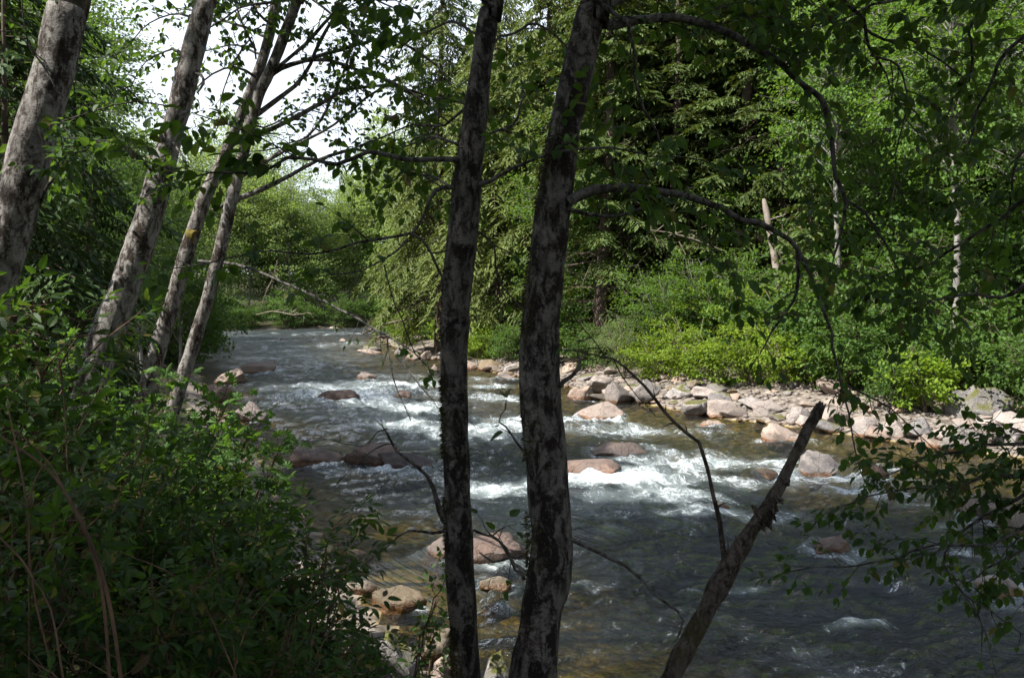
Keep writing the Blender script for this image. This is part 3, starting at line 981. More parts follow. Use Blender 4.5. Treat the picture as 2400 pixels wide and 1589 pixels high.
amp = chop * (0.105 + 0.075 * np.clip(foam, 0, 1))
amp *= sstep(-wd, -0.3, 1.2) * 0.9 + 0.1
wob = np.stack([fbm(fq * 0.4, 2, 51), fbm(fq * 0.4, 2, 61)], -1) * 1.6
r1 = 1 - np.abs(2 * noise(fq * np.array([0.95, 0.42]) + wob, 5) - 1)
r2 = 1 - np.abs(2 * noise(fq * np.array([2.1, 1.25]) + wob * 1.7, 15) - 1)
r3 = noise(fq * np.array([5.0, 3.4]) + wob * 3, 25)
r4 = noise(fq * np.array([10.0, 8.0]) + wob * 4, 35)
wz = amp * (0.95 * (r1 - 0.5) + 0.75 * (r2 - 0.5) + 0.55 * (r3 - 0.5) + 0.22 * (r4 - 0.5)) + rise
wz += np.clip(foam - 0.3, 0, 1) * (0.07 * (r3 - 0.3) + 0.06 * (r4 - 0.5)) + 0.03 * np.clip(foam - 0.3, 0, 1)
r0 = 1 - np.abs(2 * noise(fq * np.array([0.42, 0.26]) + wob, 95) - 1)
wz += 0.26 * sstep(wy, 18, 60) * (r0 - 0.5) * sstep(-wd, 0.0, 3.0)
bump_c = on_water(2010, 1470)
wz += (0.02 + 0.10 * r2) * np.exp(-(((wx - bump_c[0]) / 0.38) ** 2 + ((wy - bump_c[1]) / 0.22) ** 2))
nu, nr = len(u), len(Yr)
keep = (wd < 0.9).reshape(nr, nu)
kq = keep[:-1, :-1] | keep[1:, :-1] | keep[:-1, 1:] | keep[1:, 1:]
ii = (np.arange(nr - 1)[:, None] * nu + np.arange(nu - 1)[None])[kq]
q = np.stack([ii, ii + 1, ii + nu + 1, ii + nu], -1)
used = np.unique(q)
remap = np.full(len(wp), -1)
remap[used] = np.arange(len(used))
mb = MB()
mb.add(np.column_stack([wp, wz])[used], quads=remap[q])
water = mb.build("river_water", M['water'])
tag(water, kind="structure")
at = water.data.attributes.new("foam", 'FLOAT', 'POINT')
at.data.foreach_set("value", foam[used].astype(np.float32))
at = water.data.attributes.new("ripple", 'FLOAT', 'POINT')
at.data.foreach_set("value", (0.03 + 0.20 * sstep(wy, 14, 60))[used].astype(np.float32))
at = water.data.attributes.new("deep", 'FLOAT', 'POINT')
at.data.foreach_set("value", np.clip((-wd - 0.4) / np.where(wr_, 12.0, 3.6), 0, 1)[used].astype(np.float32))
at = water.data.attributes.new("flow", 'FLOAT_VECTOR', 'POINT')
at.data.foreach_set("vector", np.column_stack([s_arc, n_arc, np.zeros(len(wp))])[used].astype(np.float32).ravel())

# ------------------------------------------------------------------ leaf shapes
def tmpl(v, t):
    return np.array(v, float), np.array(t, np.int64)


QUICK_LEAF = tmpl([(0, 0, 0), (0.45, 0.36, 0.07), (1, 0, -0.06), (0.45, -0.36, 0.07)], [(0, 2, 1), (0, 3, 2)])
SLIM_LEAF = tmpl([(0, 0, 0), (0.45, 0.13, 0.03), (1, 0, -0.1), (0.45, -0.13, 0.03)], [(0, 2, 1), (0, 3, 2)])


def ovate(width, teeth, curl=0.12, fold=0.10, n=6, petiole=0.18):
    """toothed leaf with a raised fold and drooping tip, length 1 along +x"""
    v, t = [], []
    ts = np.linspace(0, 1, n + 1)
    mid = [(q, 0, -curl * q * q) for q in ts]
    v += mid
    for sgn in (1, -1):
        prev = None
        base = len(v)
        pts = []
        for k in range(2 * n - 1):
            q = (k + 1) / (2 * n)
            w = width * math.sin(math.pi * q ** 0.72) ** 0.85
            if k % 2 == 0:
                w *= 1 - teeth
            pts.append((q, sgn * w, -curl * q * q + fold * w / width))
        v += pts
        for k in range(n):
            # fan between midrib segment k..k+1 and the edge points
            e = [base + j for j in (2 * k - 1, 2 * k, 2 * k + 1) if 0 <= j < 2 * n - 1]
            for a_, b_ in zip(e[:-1], e[1:]):
                m_ = k if b_ - base <= 2 * k else k + 1
                t.append((m_, a_, b_))
            if len(e) >= 2:
                t.append((k, e[len(e) // 2] if 0 < k else e[0], k + 1))
    v += [(-petiole, 0.012, 0.03), (-petiole, -0.012, 0.03)]
    t.append((0, len(v) - 2, len(v) - 1))
    v = np.array(v)
    v[:, 0] += petiole
    return v, np.array(t)


ALDER_LEAF = ovate(0.35, 0.13)
LEAFLET = ovate(0.25, 0.30, 0.18, 0.08, 7)


def trifoliate():
    v, t, n = [], [], 0
    for ang, sc, off in ((0, 1.0, 0.12), (1.15, 0.78, 0.05), (-1.15, 0.78, 0.05)):
        lv, lt = LEAFLET
        c, s = math.cos(ang), math.sin(ang)
        w = lv * sc
        w = np.column_stack([w[:, 0] * c - w[:, 1] * s + 0.45 + off * c, w[:, 0] * s + w[:, 1] * c + off * s, w[:, 2]])
        v.append(w)
        t.append(lt + n)
        n += len(w)
    v.append(np.array([(0, 0.012, 0.02), (0, -0.012, 0.02), (0.5, 0, 0)]))
    t.append(np.array([(n, n + 1, n + 2)]))
    V = np.vstack(v)
    V[:, 0:3] /= 1.35
    return V, np.vstack(t)


def palmate():
    v = [(0, 0, 0)]
    lob = [(0, 1.0), (40, 0.96), (80, 0.82), (120, 0.55)]
    pts = []
    for a_, r_ in lob:
        for s_ in ((1, -1) if a_ else (1,)):
            pts.append((s_ * a_, r_, -0.12))
            pts.append((s_ * a_ + 7, r_ * 0.80, -0.02))
            pts.append((s_ * a_ - 7, r_ * 0.80, -0.02))
    for a_ in (20, 60, 100):
        for s_ in (1, -1):
            pts.append((s_ * a_, 0.56, 0.05))
    for s_ in (1, -1):
        pts.append((s_ * 140, 0.42, 0.0))
    pts.sort()
    for a_, r_, z_ in pts:
        q = math.radians(a_)
        v.append((r_ * math.cos(q), r_ * math.sin(q), z_))
    n = len(pts)
    t = [(0, k + 1, k + 2) for k in range(n - 1)]
    v += [(-0.7, 0.012, 0.06), (-0.7, -0.012, 0.06)]
    t.append((0, n + 1, n + 2))
    V = np.array(v)
    V[:, 0] += 0.7
    return V / 1.7, np.array(t)


TRIFOLIATE = trifoliate()
PALMATE = palmate()


def leaf_mesh(name, t, mat):
    b = MB()
    b.add(t[0], tris=t[1])
    return b.mesh(name, mat, False)


# ------------------------------------------------------------------ far trees: crown meshes shared by many trees
def conifer(seed, H, Rb, mat, whorl=0.55, droop=0.35, start=0.10, lush=1.0, fine=1.0, taper=0.62):
    """returns trunk, crown and dead-twig meshes of one conifer variant"""
    rg = np.random.default_rng(seed)
    tb = MB()
    zs = np.linspace(-1.0, H, 14)
    px_ = np.column_stack([0.25 * np.sin(zs * 0.3 + seed), 0.25 * np.cos(zs * 0.23), zs])
    tube(tb, px_, np.maximum(0.016 * H * (1 - np.clip(zs, 0, H) / H) ** 0.8, 0.02), 9)
    pos, xd, nm, sz = [], [], [], []
    br, dead = [], []
    z = H * start
    while z < H * 0.985:
        rel = (z / H - start) / (1 - start)
        L0 = Rb * (1 - rel) ** taper * min(1, 0.55 + rel * 3) + 0.25
        for k in range(rg.integers(4, 7)):
            az = rg.uniform(0, 6.28)
            L = L0 * rg.uniform(0.55, 1.15)
            zb = z + rg.uniform(-whorl, whorl) * 0.5
            out = np.array([math.cos(az), math.sin(az), 0])
            side = np.array([-out[1], out[0], 0])
            rise = rg.uniform(-0.05, 0.22)
            dr = droop * rg.uniform(0.6, 1.4)
            n = max(5, int(L / (0.16 * fine ** 0.7)))
            t = np.linspace(0.03, 1, n)
            ax = out[None] * (t * L)[:, None] + np.array([0, 0, 1.0])[None] * (rise * t * L - dr * L * t ** 2.2 * 0.9)[:, None]
            ax += np.array([np.interp(zb, zs, px_[:, 0]), np.interp(zb, zs, px_[:, 1]), zb])
            for a_, b_, q in ((0, n // 2, 0.03), (n // 2, n - 1, 0.018)):
                br.append((*ax[a_], *ax[b_], q * L / 3, q * L / 6))
            if rel < 0.18 and rg.random() < 0.35:
                continue                      # bare dead branch low on the trunk
            for j in range(n):
                if t[j] < 0.14 + 0.25 * (rel < 0.3):
                    continue
                for sgn in (1, -1):
                    if rg.random() > 0.94 * lush:
                        continue
                    tl = L * (0.10 + 0.34 * math.sin(math.pi * min(1, t[j] * 0.93)) ** 0.8) * rg.uniform(0.6, 1.2)
                    tl = min(tl, 0.95)
                    d = unit(out * rg.uniform(0.5, 0.9) + side * sgn * rg.uniform(0.6, 1.0) + np.array([0, 0, -rg.uniform(0.12, 0.55) - 0.4 * dr]))
                    m = max(1, int(tl / (0.15 * fine)))
                    for q in range(m):
                        p = ax[j] + d * tl * (q / m) + np.array([0, 0, -0.10 * (q / m) ** 2 * tl])
                        pos.append(p)
                        xd.append(d + rg.normal(0, 0.28, 3))
                        nm.append(np.array([0, 0, 1.0]) + rg.normal(0, 0.38, 3))
                        sz.append(rg.uniform(0.19, 0.34) * fine)
        z += whorl * rg.uniform(0.7, 1.2)
    for k in range(60):
        zb = rg.uniform(0.4, H * 0.45)
        az = rg.uniform(0, 6.28)
        L = Rb * rg.uniform(0.3, 0.9)
        d = unit(np.array([math.cos(az), math.sin(az), rg.uniform(-0.5, 0.25)]))
        p = np.array([0, 0, zb])
        for q in range(4):
            d2 = unit(d + rg.normal(0, 0.22, 3))
            p2 = p + d2 * L / 4
            dead.append((*p, *p2, 0.018 - 0.004 * q, 0.014 - 0.004 * q + 0.002))
            for _ in range(2):
                e = unit(d2 + rg.normal(0, 0.6, 3))
                dead.append((*p2, *(p2 + e * L * rg.uniform(0.1, 0.28)), 0.008, 0.003))
            p = p2
    cb = MB()
    scatter(cb, tmpl([(0, -0.10, 0), (0, 0.10, 0), (0.6, 0.17, -0.05), (1, 0.0, -0.16), (0.6, -0.17, -0.05)], [(0, 3, 1), (1, 3, 2), (0, 4, 3)]), pos, xd, nm, sz)
    lb = MB()
    segs_to_prisms(lb, br)
    db = MB()
    segs_to_prisms(db, dead)
    return (tb.mesh("trunk", M['bark_con']), cb.mesh("crown", mat, False), lb.mesh("branches", M['bark_con'], False), db.mesh("dead_twigs", M['dead'], False))


def broadleaf(seed, H, rx, rz, zc, mat, clumps, per, lsize, leafm=QUICK_LEAF, trunk_r=0.11, lean=0.6, stems=1, bark='bark_far', zmin=0.3, tight=0.15):
    rg = np.random.default_rng(seed)
    tb = MB()
    lb = MB()
    stem_lines = []
    for s in range(stems):
        zs = np.linspace(-0.6, H * 0.93, 12)
        a = rg.uniform(0, 6.28)
        k = (lean + (0.9 if stems > 1 else 0)) * rg.uniform(0.5, 1.2)
        off = (np.clip(zs, 0, H) / H) ** 1.4 * k
        ln = np.column_stack([off * math.cos(a) + 0.08 * np.sin(zs * 0.9 + s), off * math.sin(a) + 0.08 * np.cos(zs * 0.7), zs])
        tube(tb, ln, trunk_r * (1 - 0.85 * np.clip(zs, 0, H) / H), 7)
        stem_lines.append(ln)
    pos, xd, nm, sz, br = [], [], [], [], []
    for k in range(clumps):
        for _ in range(20):
            p = rg.uniform(-1, 1, 3)
            r = np.linalg.norm(p)
            if 0.25 < r < 1:
                break
        p = p * (0.55 + 0.5 * r) / max(r, 0.3) * r
        sl = stem_lines[rg.integers(len(stem_lines))]
        zt = np.clip(zc + p[2] * rz, zmin, H)
        cxy = np.array([np.interp(zt, sl[:, 2], sl[:, 0]), np.interp(zt, sl[:, 2], sl[:, 1])])
        c = np.array([cxy[0] + p[0] * rx, cxy[1] + p[1] * rx, zt])
        zb = max(0.15 * H * rg.random(), zt - rg.uniform(0.3, 0.9) * (0.5 * rx + 0.4))
        b0 = np.array([np.interp(zb, sl[:, 2], sl[:, 0]), np.interp(zb, sl[:, 2], sl[:, 1]), zb])
        md = (b0 + c) / 2 + np.array([0, 0, 0.12 * rx]) + rg.normal(0, 0.05 * rx, 3)
        br.append((*b0, *md, 0.20 * trunk_r, 0.13 * trunk_r))
        br.append((*md, *c, 0.13 * trunk_r, 0.05 * trunk_r))
        cs = rg.uniform(0.65, 1.35) * tight * rx
        m = int(per * rg.uniform(0.6, 1.4))
        o = rg.normal(0, 1, (m, 3)) * np.array([cs, cs, cs * 0.42])
        outw = unit(c - np.array([cxy[0], cxy[1], zc]))
        q = c + o
        for w in range(3):
            e = c + o[rg.integers(m)]
            br.append((*((md + c) / 2), *e, 0.06 * trunk_r, 0.02 * trunk_r))
        pos.append(q)
        xd.append(outw + rg.normal(0, 0.7, (m, 3)) + np.array([0, 0, -0.45]))
        nm.append(np.array([0, 0, 1.0]) + 0.35 * outw + rg.normal(0, 0.45, (m, 3)))
        sz.append(rg.uniform(0.7, 1.2, m) * lsize)
    cb = MB()
    scatter(cb, leafm, np.vstack(pos), np.vstack(xd), np.vstack(nm), np.concatenate(sz))
    segs_to_prisms(lb, br)
    return (tb.mesh("trunk", M[bark]), cb.mesh("crown", mat, False), lb.mesh("branches", M[bark], False))


HEM = [conifer(1, 26, 4.6, M['needle'], start=0.05), conifer(2, 24, 4.2, M['needle'], droop=0.5, start=0.04), conifer(3, 28, 4.8, M['needle'], droop=0.28, start=0.06)]
CED = [conifer(4, 24, 4.6, M['needle_cedar'], droop=0.75, whorl=0.42, taper=0.4)]
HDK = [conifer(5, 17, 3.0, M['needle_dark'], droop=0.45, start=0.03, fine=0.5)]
YNG = [conifer(6, 7, 1.9, M['needle'], whorl=0.32, start=0.02)]
ALD = [broadleaf(11, 14, 3.0, 5.6, 8.2, M['leaf_alder'], 190, 75, 0.13), broadleaf(12, 16, 3.3, 6.6, 9.2, M['leaf_alder'], 210, 75, 0.13), broadleaf(13, 12, 2.8, 5.0, 6.8, M['leaf_alder'], 180, 75, 0.13)]
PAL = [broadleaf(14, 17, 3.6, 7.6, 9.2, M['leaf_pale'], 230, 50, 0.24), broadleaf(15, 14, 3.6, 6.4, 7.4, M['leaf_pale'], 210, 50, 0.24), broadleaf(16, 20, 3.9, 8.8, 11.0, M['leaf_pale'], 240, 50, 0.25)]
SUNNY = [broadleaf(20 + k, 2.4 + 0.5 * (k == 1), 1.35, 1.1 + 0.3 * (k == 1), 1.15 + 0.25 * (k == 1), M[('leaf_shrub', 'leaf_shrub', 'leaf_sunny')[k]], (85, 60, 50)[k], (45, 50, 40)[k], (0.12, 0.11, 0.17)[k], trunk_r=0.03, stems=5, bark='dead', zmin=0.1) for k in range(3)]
WIL = [broadleaf(24, 3.0, 1.2, 1.4, 1.6, M['leaf_willow'], 60, 90, 0.11, SLIM_LEAF, trunk_r=0.03, stems=6, bark='dead', zmin=0.15)]
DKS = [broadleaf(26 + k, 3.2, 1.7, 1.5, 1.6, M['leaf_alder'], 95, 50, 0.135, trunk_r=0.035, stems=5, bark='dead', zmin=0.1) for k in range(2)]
VIN = [broadleaf(30 + k, 6.0, 2.3, 2.6, 3.5, M['leaf_fresh'], 110, 50, 0.14, trunk_r=0.06, stems=3, lean=1.2, zmin=0.6) for k in range(2)]


def plant(name, parts, meshes, x, y, label, cat, group, scale=1.0, rz=None, tilt=0.0, sxy=1.0):
    o = thing(name, label, cat, (x, y, gz(x, y)), R.uniform(0, 6.28) if rz is None else rz, group)
    o.scale = (scale * sxy, scale * sxy, scale)
    if tilt:
        o.rotation_euler = (R.uniform(-tilt, tilt), R.uniform(-tilt, tilt), o.rotation_euler[2])
    for n, m in zip(parts, meshes):
        c = link(n, m, o)
        if n in ("branches", "dead_twigs", "foliage", "crown"):
            c["kind"] = "stuff"
    return o


CON_PARTS = ("trunk", "crown", "branches", "dead_twigs")
BRO_PARTS = ("trunk", "crown", "branches")
SHR_PARTS = ("stem", "foliage", "branches")


SKYLINE = np.array([(-400, -900), (180, -500), (290, -60), (330, 190), (400, 290), (480, 300), (640, 335), (760, 445), (850, 345), (930, 260), (965, 40), (1010, -900), (3000, -900)], float)


def under_sky(x, y, H, r, sc):
    """keep a tree low enough for the opening in the canopy above the bend"""
    px = x / y * F + CX
    w = r * sc / y * F * 0.7
    lim = np.interp(np.linspace(px - w, px + w, 7), SKYLINE[:, 0], SKYLINE[:, 1]).max()
    return min(sc, max(0.25, (EYE + (CY - lim) / F * y - gz(x, y)) / H))


def spread(n, y0, y1, d0, d1, right, umin, umax, gap, seed, taken):
    rg = np.random.default_rng(seed)
    out = []
    ys = np.exp(rg.uniform(math.log(y0), math.log(y1), 20000))
    us = rg.uniform(umin, umax, 20000)
    p = np.stack([us * ys, ys], -1)
    d, rt = river(p)
    for k in np.nonzero((d > d0) & (d < d1) & (rt == right))[0]:
        if len(out) >= n:
            break
        if all((p[k, 0] - a) ** 2 + (p[k, 1] - b) ** 2 > gap * gap for a, b in taken):
            taken.append((p[k, 0], p[k, 1]))
            out.append((p[k, 0], p[k, 1], d[k]))
    return out


taken_r = []
# ---- right bank, nearest the water first
g_sun = "bright shrubs along the far bank"
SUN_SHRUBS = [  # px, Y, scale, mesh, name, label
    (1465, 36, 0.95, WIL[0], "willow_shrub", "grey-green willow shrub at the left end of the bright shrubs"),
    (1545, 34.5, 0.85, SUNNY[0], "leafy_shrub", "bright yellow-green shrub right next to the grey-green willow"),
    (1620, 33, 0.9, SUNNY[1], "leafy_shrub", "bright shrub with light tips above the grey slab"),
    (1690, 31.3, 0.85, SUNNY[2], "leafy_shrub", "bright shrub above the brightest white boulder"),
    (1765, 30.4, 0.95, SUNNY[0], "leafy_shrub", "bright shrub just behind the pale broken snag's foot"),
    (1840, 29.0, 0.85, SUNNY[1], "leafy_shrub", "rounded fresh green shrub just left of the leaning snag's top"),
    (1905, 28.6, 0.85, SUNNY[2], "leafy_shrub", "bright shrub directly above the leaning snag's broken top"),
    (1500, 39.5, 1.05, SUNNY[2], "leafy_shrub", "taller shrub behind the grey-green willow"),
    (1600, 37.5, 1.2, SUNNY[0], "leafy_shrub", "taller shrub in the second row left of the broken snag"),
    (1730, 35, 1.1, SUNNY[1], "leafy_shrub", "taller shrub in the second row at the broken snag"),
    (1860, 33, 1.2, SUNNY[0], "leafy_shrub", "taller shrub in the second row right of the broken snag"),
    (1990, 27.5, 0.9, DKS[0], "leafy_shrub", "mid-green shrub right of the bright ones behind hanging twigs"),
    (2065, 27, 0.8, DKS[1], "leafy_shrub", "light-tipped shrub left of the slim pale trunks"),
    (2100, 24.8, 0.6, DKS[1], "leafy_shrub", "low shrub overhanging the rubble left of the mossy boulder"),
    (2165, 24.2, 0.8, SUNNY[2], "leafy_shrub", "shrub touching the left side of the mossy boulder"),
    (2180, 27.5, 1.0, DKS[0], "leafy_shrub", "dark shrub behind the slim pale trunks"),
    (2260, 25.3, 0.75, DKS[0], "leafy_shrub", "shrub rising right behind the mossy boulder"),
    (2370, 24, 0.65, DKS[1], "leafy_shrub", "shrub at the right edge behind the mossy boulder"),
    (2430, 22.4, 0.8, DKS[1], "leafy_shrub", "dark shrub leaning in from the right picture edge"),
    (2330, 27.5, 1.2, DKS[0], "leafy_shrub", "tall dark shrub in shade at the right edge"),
    (1395, 40, 0.8, DKS[1], "leafy_shrub", "dark shrub in shade just right of the thick trunk"),
    (1300, 43.5, 0.9, DKS[0], "leafy_shrub", "dark shrub hidden mostly behind the thick trunk"),
    (1190, 47.5, 0.75, DKS[1], "leafy_shrub", "low shrub between the two trunks on the far bank"),
    (1120, 52, 0.8, DKS[0], "leafy_shrub", "low shrub right of the thin trunk on the far bank"),
]
for px, Y, s, ms, nm_, lb_ in SUN_SHRUBS:
    x = (px - CX) / F * Y
    plant(nm_, SHR_PARTS, ms, x, Y, lb_, "shrub", g_sun, s)
    taken_r.append((x, Y))
# more shrubs under the trees
for k, (x, y, d) in enumerate(spread(30, 24, 55, 5.0, 12, True, -0.1, 0.72, 2.2, 77, [])):
    plant("leafy_shrub", SHR_PARTS, DKS[k % 2], x, y, "undergrowth shrub in the shade below the conifers of the far bank", "shrub", "undergrowth below the far conifers", R.uniform(0.9, 1.6))
for k, (x, y, d) in enumerate(spread(9, 24, 50, 6.5, 16, True, 0.30, 0.75, 4.0, 78, taken_r)):
    plant("vine_maple", BRO_PARTS, VIN[k % 2], x, y, "small light-green maple between the shrubs and conifers of the far bank", "tree", "small maples of the far bank", R.uniform(0.9, 1.5))
for px, Y, sc_, k, lab in ((1560, 36.2, 0.75, 0, "small maple in the dark hollow behind the second row of bright shrubs"), (1650, 36.0, 0.8, 1, "small maple filling the dark hollow left of the broken snag"), (1720, 35.6, 0.7, 0, "small maple close left of the broken snag")):
    plant("vine_maple", BRO_PARTS, VIN[k], (px - CX) / F * Y, Y, lab, "tree", None, sc_)
# named trees
SLIM = broadleaf(75, 13, 2.2, 3.3, 9.6, M['leaf_fresh'], 120, 75, 0.13, zmin=6.2, trunk_r=0.13, lean=0.25)
for px, Y, lab in ((2240, 25.0, "slim alder with a straight pale trunk rising left of the mossy boulder"), (1962, 30.5, "slim pale-trunked alder behind the arching limb's tip")):
    x = (px - CX) / F * Y
    plant("alder_tree", BRO_PARTS, SLIM, x, Y, lab, "tree", None, 1.0)
    taken_r.append((x, Y))
ALR = [broadleaf(71 + k, 14 + k, 3.2, 6.2, 8.2, M['leaf_fresh'], 200, 75, 0.135) for k in range(3)]
x = (1030 - CX) / F * 58
plant("cedar_tree", CON_PARTS, CED[0], x, 58, "tall pale cedar standing against the white sky left of the thin trunk", "tree", None, 1.12)
for px, Y, sc_, lab in ((1165, 52, 0.95, "tall cedar rising between the two trunks"), (1290, 50, 1.0, "tall cedar mostly behind the thick trunk"), (1120, 66, 1.0, "cedar behind the thin trunk, further up the wooded point")):
    plant("cedar_tree", CON_PARTS, CED[0], (px - CX) / F * Y, Y, lab, "tree", None, sc_)
    taken_r.append(((px - CX) / F * Y, Y))
x = (960 - CX) / F * 74
plant("cottonwood_tree", BRO_PARTS, PAL[1], x, 74, "leafy tree on the wooded point under the tall pale cedar", "tree", None, 0.85)
taken_r += [((1040 - CX) / F * 58, 58), ((960 - CX) / F * 74, 74)]
for px, Y, s, lab in ((1985, 40, 1.1, "leafy alder further back behind the arching limb's tip"),
                      (2330, 36, 1.2, "alder with sunlit leaves near the upper right corner"), (2060, 33, 1.15, "leafy alder behind the arching limb's hanging twigs"), (2150, 39, 1.3, "taller alder rising behind the slim pale trunk"),
                      (2420, 29, 1.05, "alder at the right picture edge above the mossy boulder"), (1900, 47, 1.3, "tall alder among the hemlocks right of the broken snag"), (1330, 46, 1.0, "alder showing right of the thick trunk"), (1180, 58, 1.25, "tall alder between the two trunks")):
    x = (px - CX) / F * Y
    plant("alder_tree", BRO_PARTS, ALR[int(px) % 3], x, Y, lab, "tree", None, s)
    taken_r.append((x, Y))
for px, Y, sc_, k, lab in ((1420, 41, 0.95, 0, "hemlock directly right of the thick trunk above the willow"), (1500, 43, 1.0, 2, "hemlock above the grey-green willow shrub"), (1580, 40.5, 0.9, 1, "hemlock with layered boughs left of the broken snag"),
                           (1665, 42.5, 1.0, 0, "hemlock with layered boughs just left behind the broken snag"), (1745, 40, 0.9, 2, "hemlock rising behind the broken snag"), (1830, 38, 0.85, 1, "hemlock just right behind the broken snag")):
    plant("hemlock_tree", CON_PARTS, HEM[k], (px - CX) / F * Y, Y, lab, "tree", None, sc_)
    taken_r.append(((px - CX) / F * Y, Y))
for k, (x, y, d) in enumerate(spread(40, 25, 56, 6.5, 30, True, -0.04, 0.78, 3.3, 5, taken_r) + spread(22, 56, 105, 6.5, 34, True, -0.24, 0.55, 5.0, 8, taken_r)):
    ms = HEM[k % 3] if k % 6 else CED[0]
    if d < 12:
        lab, grp = "hemlock in the front row behind the bright shrubs of the far bank", "front row conifers of the far bank"
    elif y > 55:
        lab, grp = "hemlock far back on the slope above the wooded point", "conifers above the wooded point"
    else:
        lab, grp = "hemlock deeper in the stand on the far bank slope", "conifers deeper on the far bank slope"
    plant("hemlock_tree", CON_PARTS, ms, x, y, lab, "tree", grp, R.uniform(0.8, 1.15), tilt=0.03)
for k, (x, y, d) in enumerate(spread(16, 28, 70, 6, 13, True, -0.2, 0.7, 2.6, 6, [])):
    plant("young_hemlock", CON_PARTS, YNG[0], x, y, "young hemlock with low drooping boughs at the forest edge of the far bank", "tree", "young hemlocks at the forest edge", R.uniform(0.6, 1.2))

# ---- left bank and the bend
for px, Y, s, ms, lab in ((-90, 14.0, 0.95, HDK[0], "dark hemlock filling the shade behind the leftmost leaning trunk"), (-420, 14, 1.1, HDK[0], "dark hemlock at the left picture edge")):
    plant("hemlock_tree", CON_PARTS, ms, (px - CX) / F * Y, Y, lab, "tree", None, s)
for px, Y, s, ms, lab in ((225, 22, 1.2, ALD[0], "leafy alder against the sky between the two thickest leaning trunks"), (330, 31, 0.86, ALD[2], "lower alder behind the second leaning trunk"),
                          (60, 19, 1.0, ALD[2], "leafy alder right behind the leftmost trunk"), (130, 28, 1.15, ALD[1], "leafy alder above the leftmost trunk's right side"), (420, 42, 0.75, ALD[2], "sunny alder between the second and third leaning trunks"),
                          (30, 35, 1.1, ALD[1], "alder deep in the left picture edge")):
    x = (px - CX) / F * Y
    plant("alder_tree", BRO_PARTS, ms, x, Y, lab, "tree", None, under_sky(x, Y, 14.5, 2.4, s))
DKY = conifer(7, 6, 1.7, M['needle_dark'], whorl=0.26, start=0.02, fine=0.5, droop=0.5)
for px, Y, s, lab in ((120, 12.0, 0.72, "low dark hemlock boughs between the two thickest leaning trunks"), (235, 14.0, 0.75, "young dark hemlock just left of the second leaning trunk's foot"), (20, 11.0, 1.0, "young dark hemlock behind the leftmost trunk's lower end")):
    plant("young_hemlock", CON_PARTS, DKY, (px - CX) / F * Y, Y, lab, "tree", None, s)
tk = []
for k, (x, y, d) in enumerate(spread(24, 38, 84, 2.5, 20, False, -0.62, -0.33, 4.2, 15, tk)):
    plant("alder_tree", BRO_PARTS, (PAL + ALD)[k % 6], x, y, "sunlit alder in the leafy wall along the left shore upstream", "tree", "alders along the left shore", under_sky(x, y, 16.5, 2.8, R.uniform(1.0, 1.4)))
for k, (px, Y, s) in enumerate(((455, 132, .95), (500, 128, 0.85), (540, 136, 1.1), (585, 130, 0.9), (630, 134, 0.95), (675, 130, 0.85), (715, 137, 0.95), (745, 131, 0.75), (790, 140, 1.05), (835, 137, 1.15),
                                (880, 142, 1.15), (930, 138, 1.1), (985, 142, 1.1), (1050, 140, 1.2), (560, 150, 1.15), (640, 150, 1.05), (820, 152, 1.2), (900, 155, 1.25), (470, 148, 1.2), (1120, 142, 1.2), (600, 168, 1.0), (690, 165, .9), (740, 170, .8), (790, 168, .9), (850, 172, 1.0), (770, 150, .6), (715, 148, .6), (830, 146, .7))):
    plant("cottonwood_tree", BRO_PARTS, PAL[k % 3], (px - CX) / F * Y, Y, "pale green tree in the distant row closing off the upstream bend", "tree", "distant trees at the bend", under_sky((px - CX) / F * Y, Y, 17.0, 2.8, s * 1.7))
for k, (x, y, d) in enumerate(spread(44, 45, 138, 0.8, 4.5, False, -0.60, -0.10, 3.0, 16, [])):
    plant("leafy_shrub", SHR_PARTS, DKS[k % 2], x, y, "dark green shrub overhanging the shore of the upstream bend", "shrub", "shrubs of the upstream shore", R.uniform(1.0, 1.7))
for k, (x, y, d) in enumerate(spread(18, 50, 100, 0.6, 5.5, True, -0.3, -0.02, 3.0, 17, [])):
    plant("leafy_shrub", SHR_PARTS, (DKS + SUNNY)[k % 5], x, y, "shrub on the water side of the wooded point", "shrub", "shrubs of the wooded point", R.uniform(0.9, 1.5))
for k, (x, y, d) in enumerate(spread(12, 60, 105, 2.5, 9, True, -0.3, -0.05, 4.5, 18, [])):
    plant("alder_tree", BRO_PARTS, (PAL + ALD)[k % 6], x, y, "leafy tree on the wooded point above the hanging dead branch", "tree", "trees of the wooded point", R.uniform(0.55, 0.8))

TALL = [broadleaf(61, 18, 3.1, 4.6, 13.0, M['leaf_alder'], 200, 75, 0.14, zmin=8), broadleaf(62, 17, 3.3, 4.3, 12.4, M['leaf_alder'], 210, 75, 0.14, zmin=7.6)]
for k, (x, y, s) in enumerate(((-5.8, 0.9, 1.0), (-3.6, 4.6, 0.95), (-3.6, -0.8, 1.0), (-7.6, -1.0, 1.05), (-4.9, 7.0, 0.95))):
    plant("alder_tree", BRO_PARTS, TALL[k % 2], x, y, "tall alder beside the viewpoint whose high crown shades the near bank", "tree", "shade trees beside the viewpoint", s)
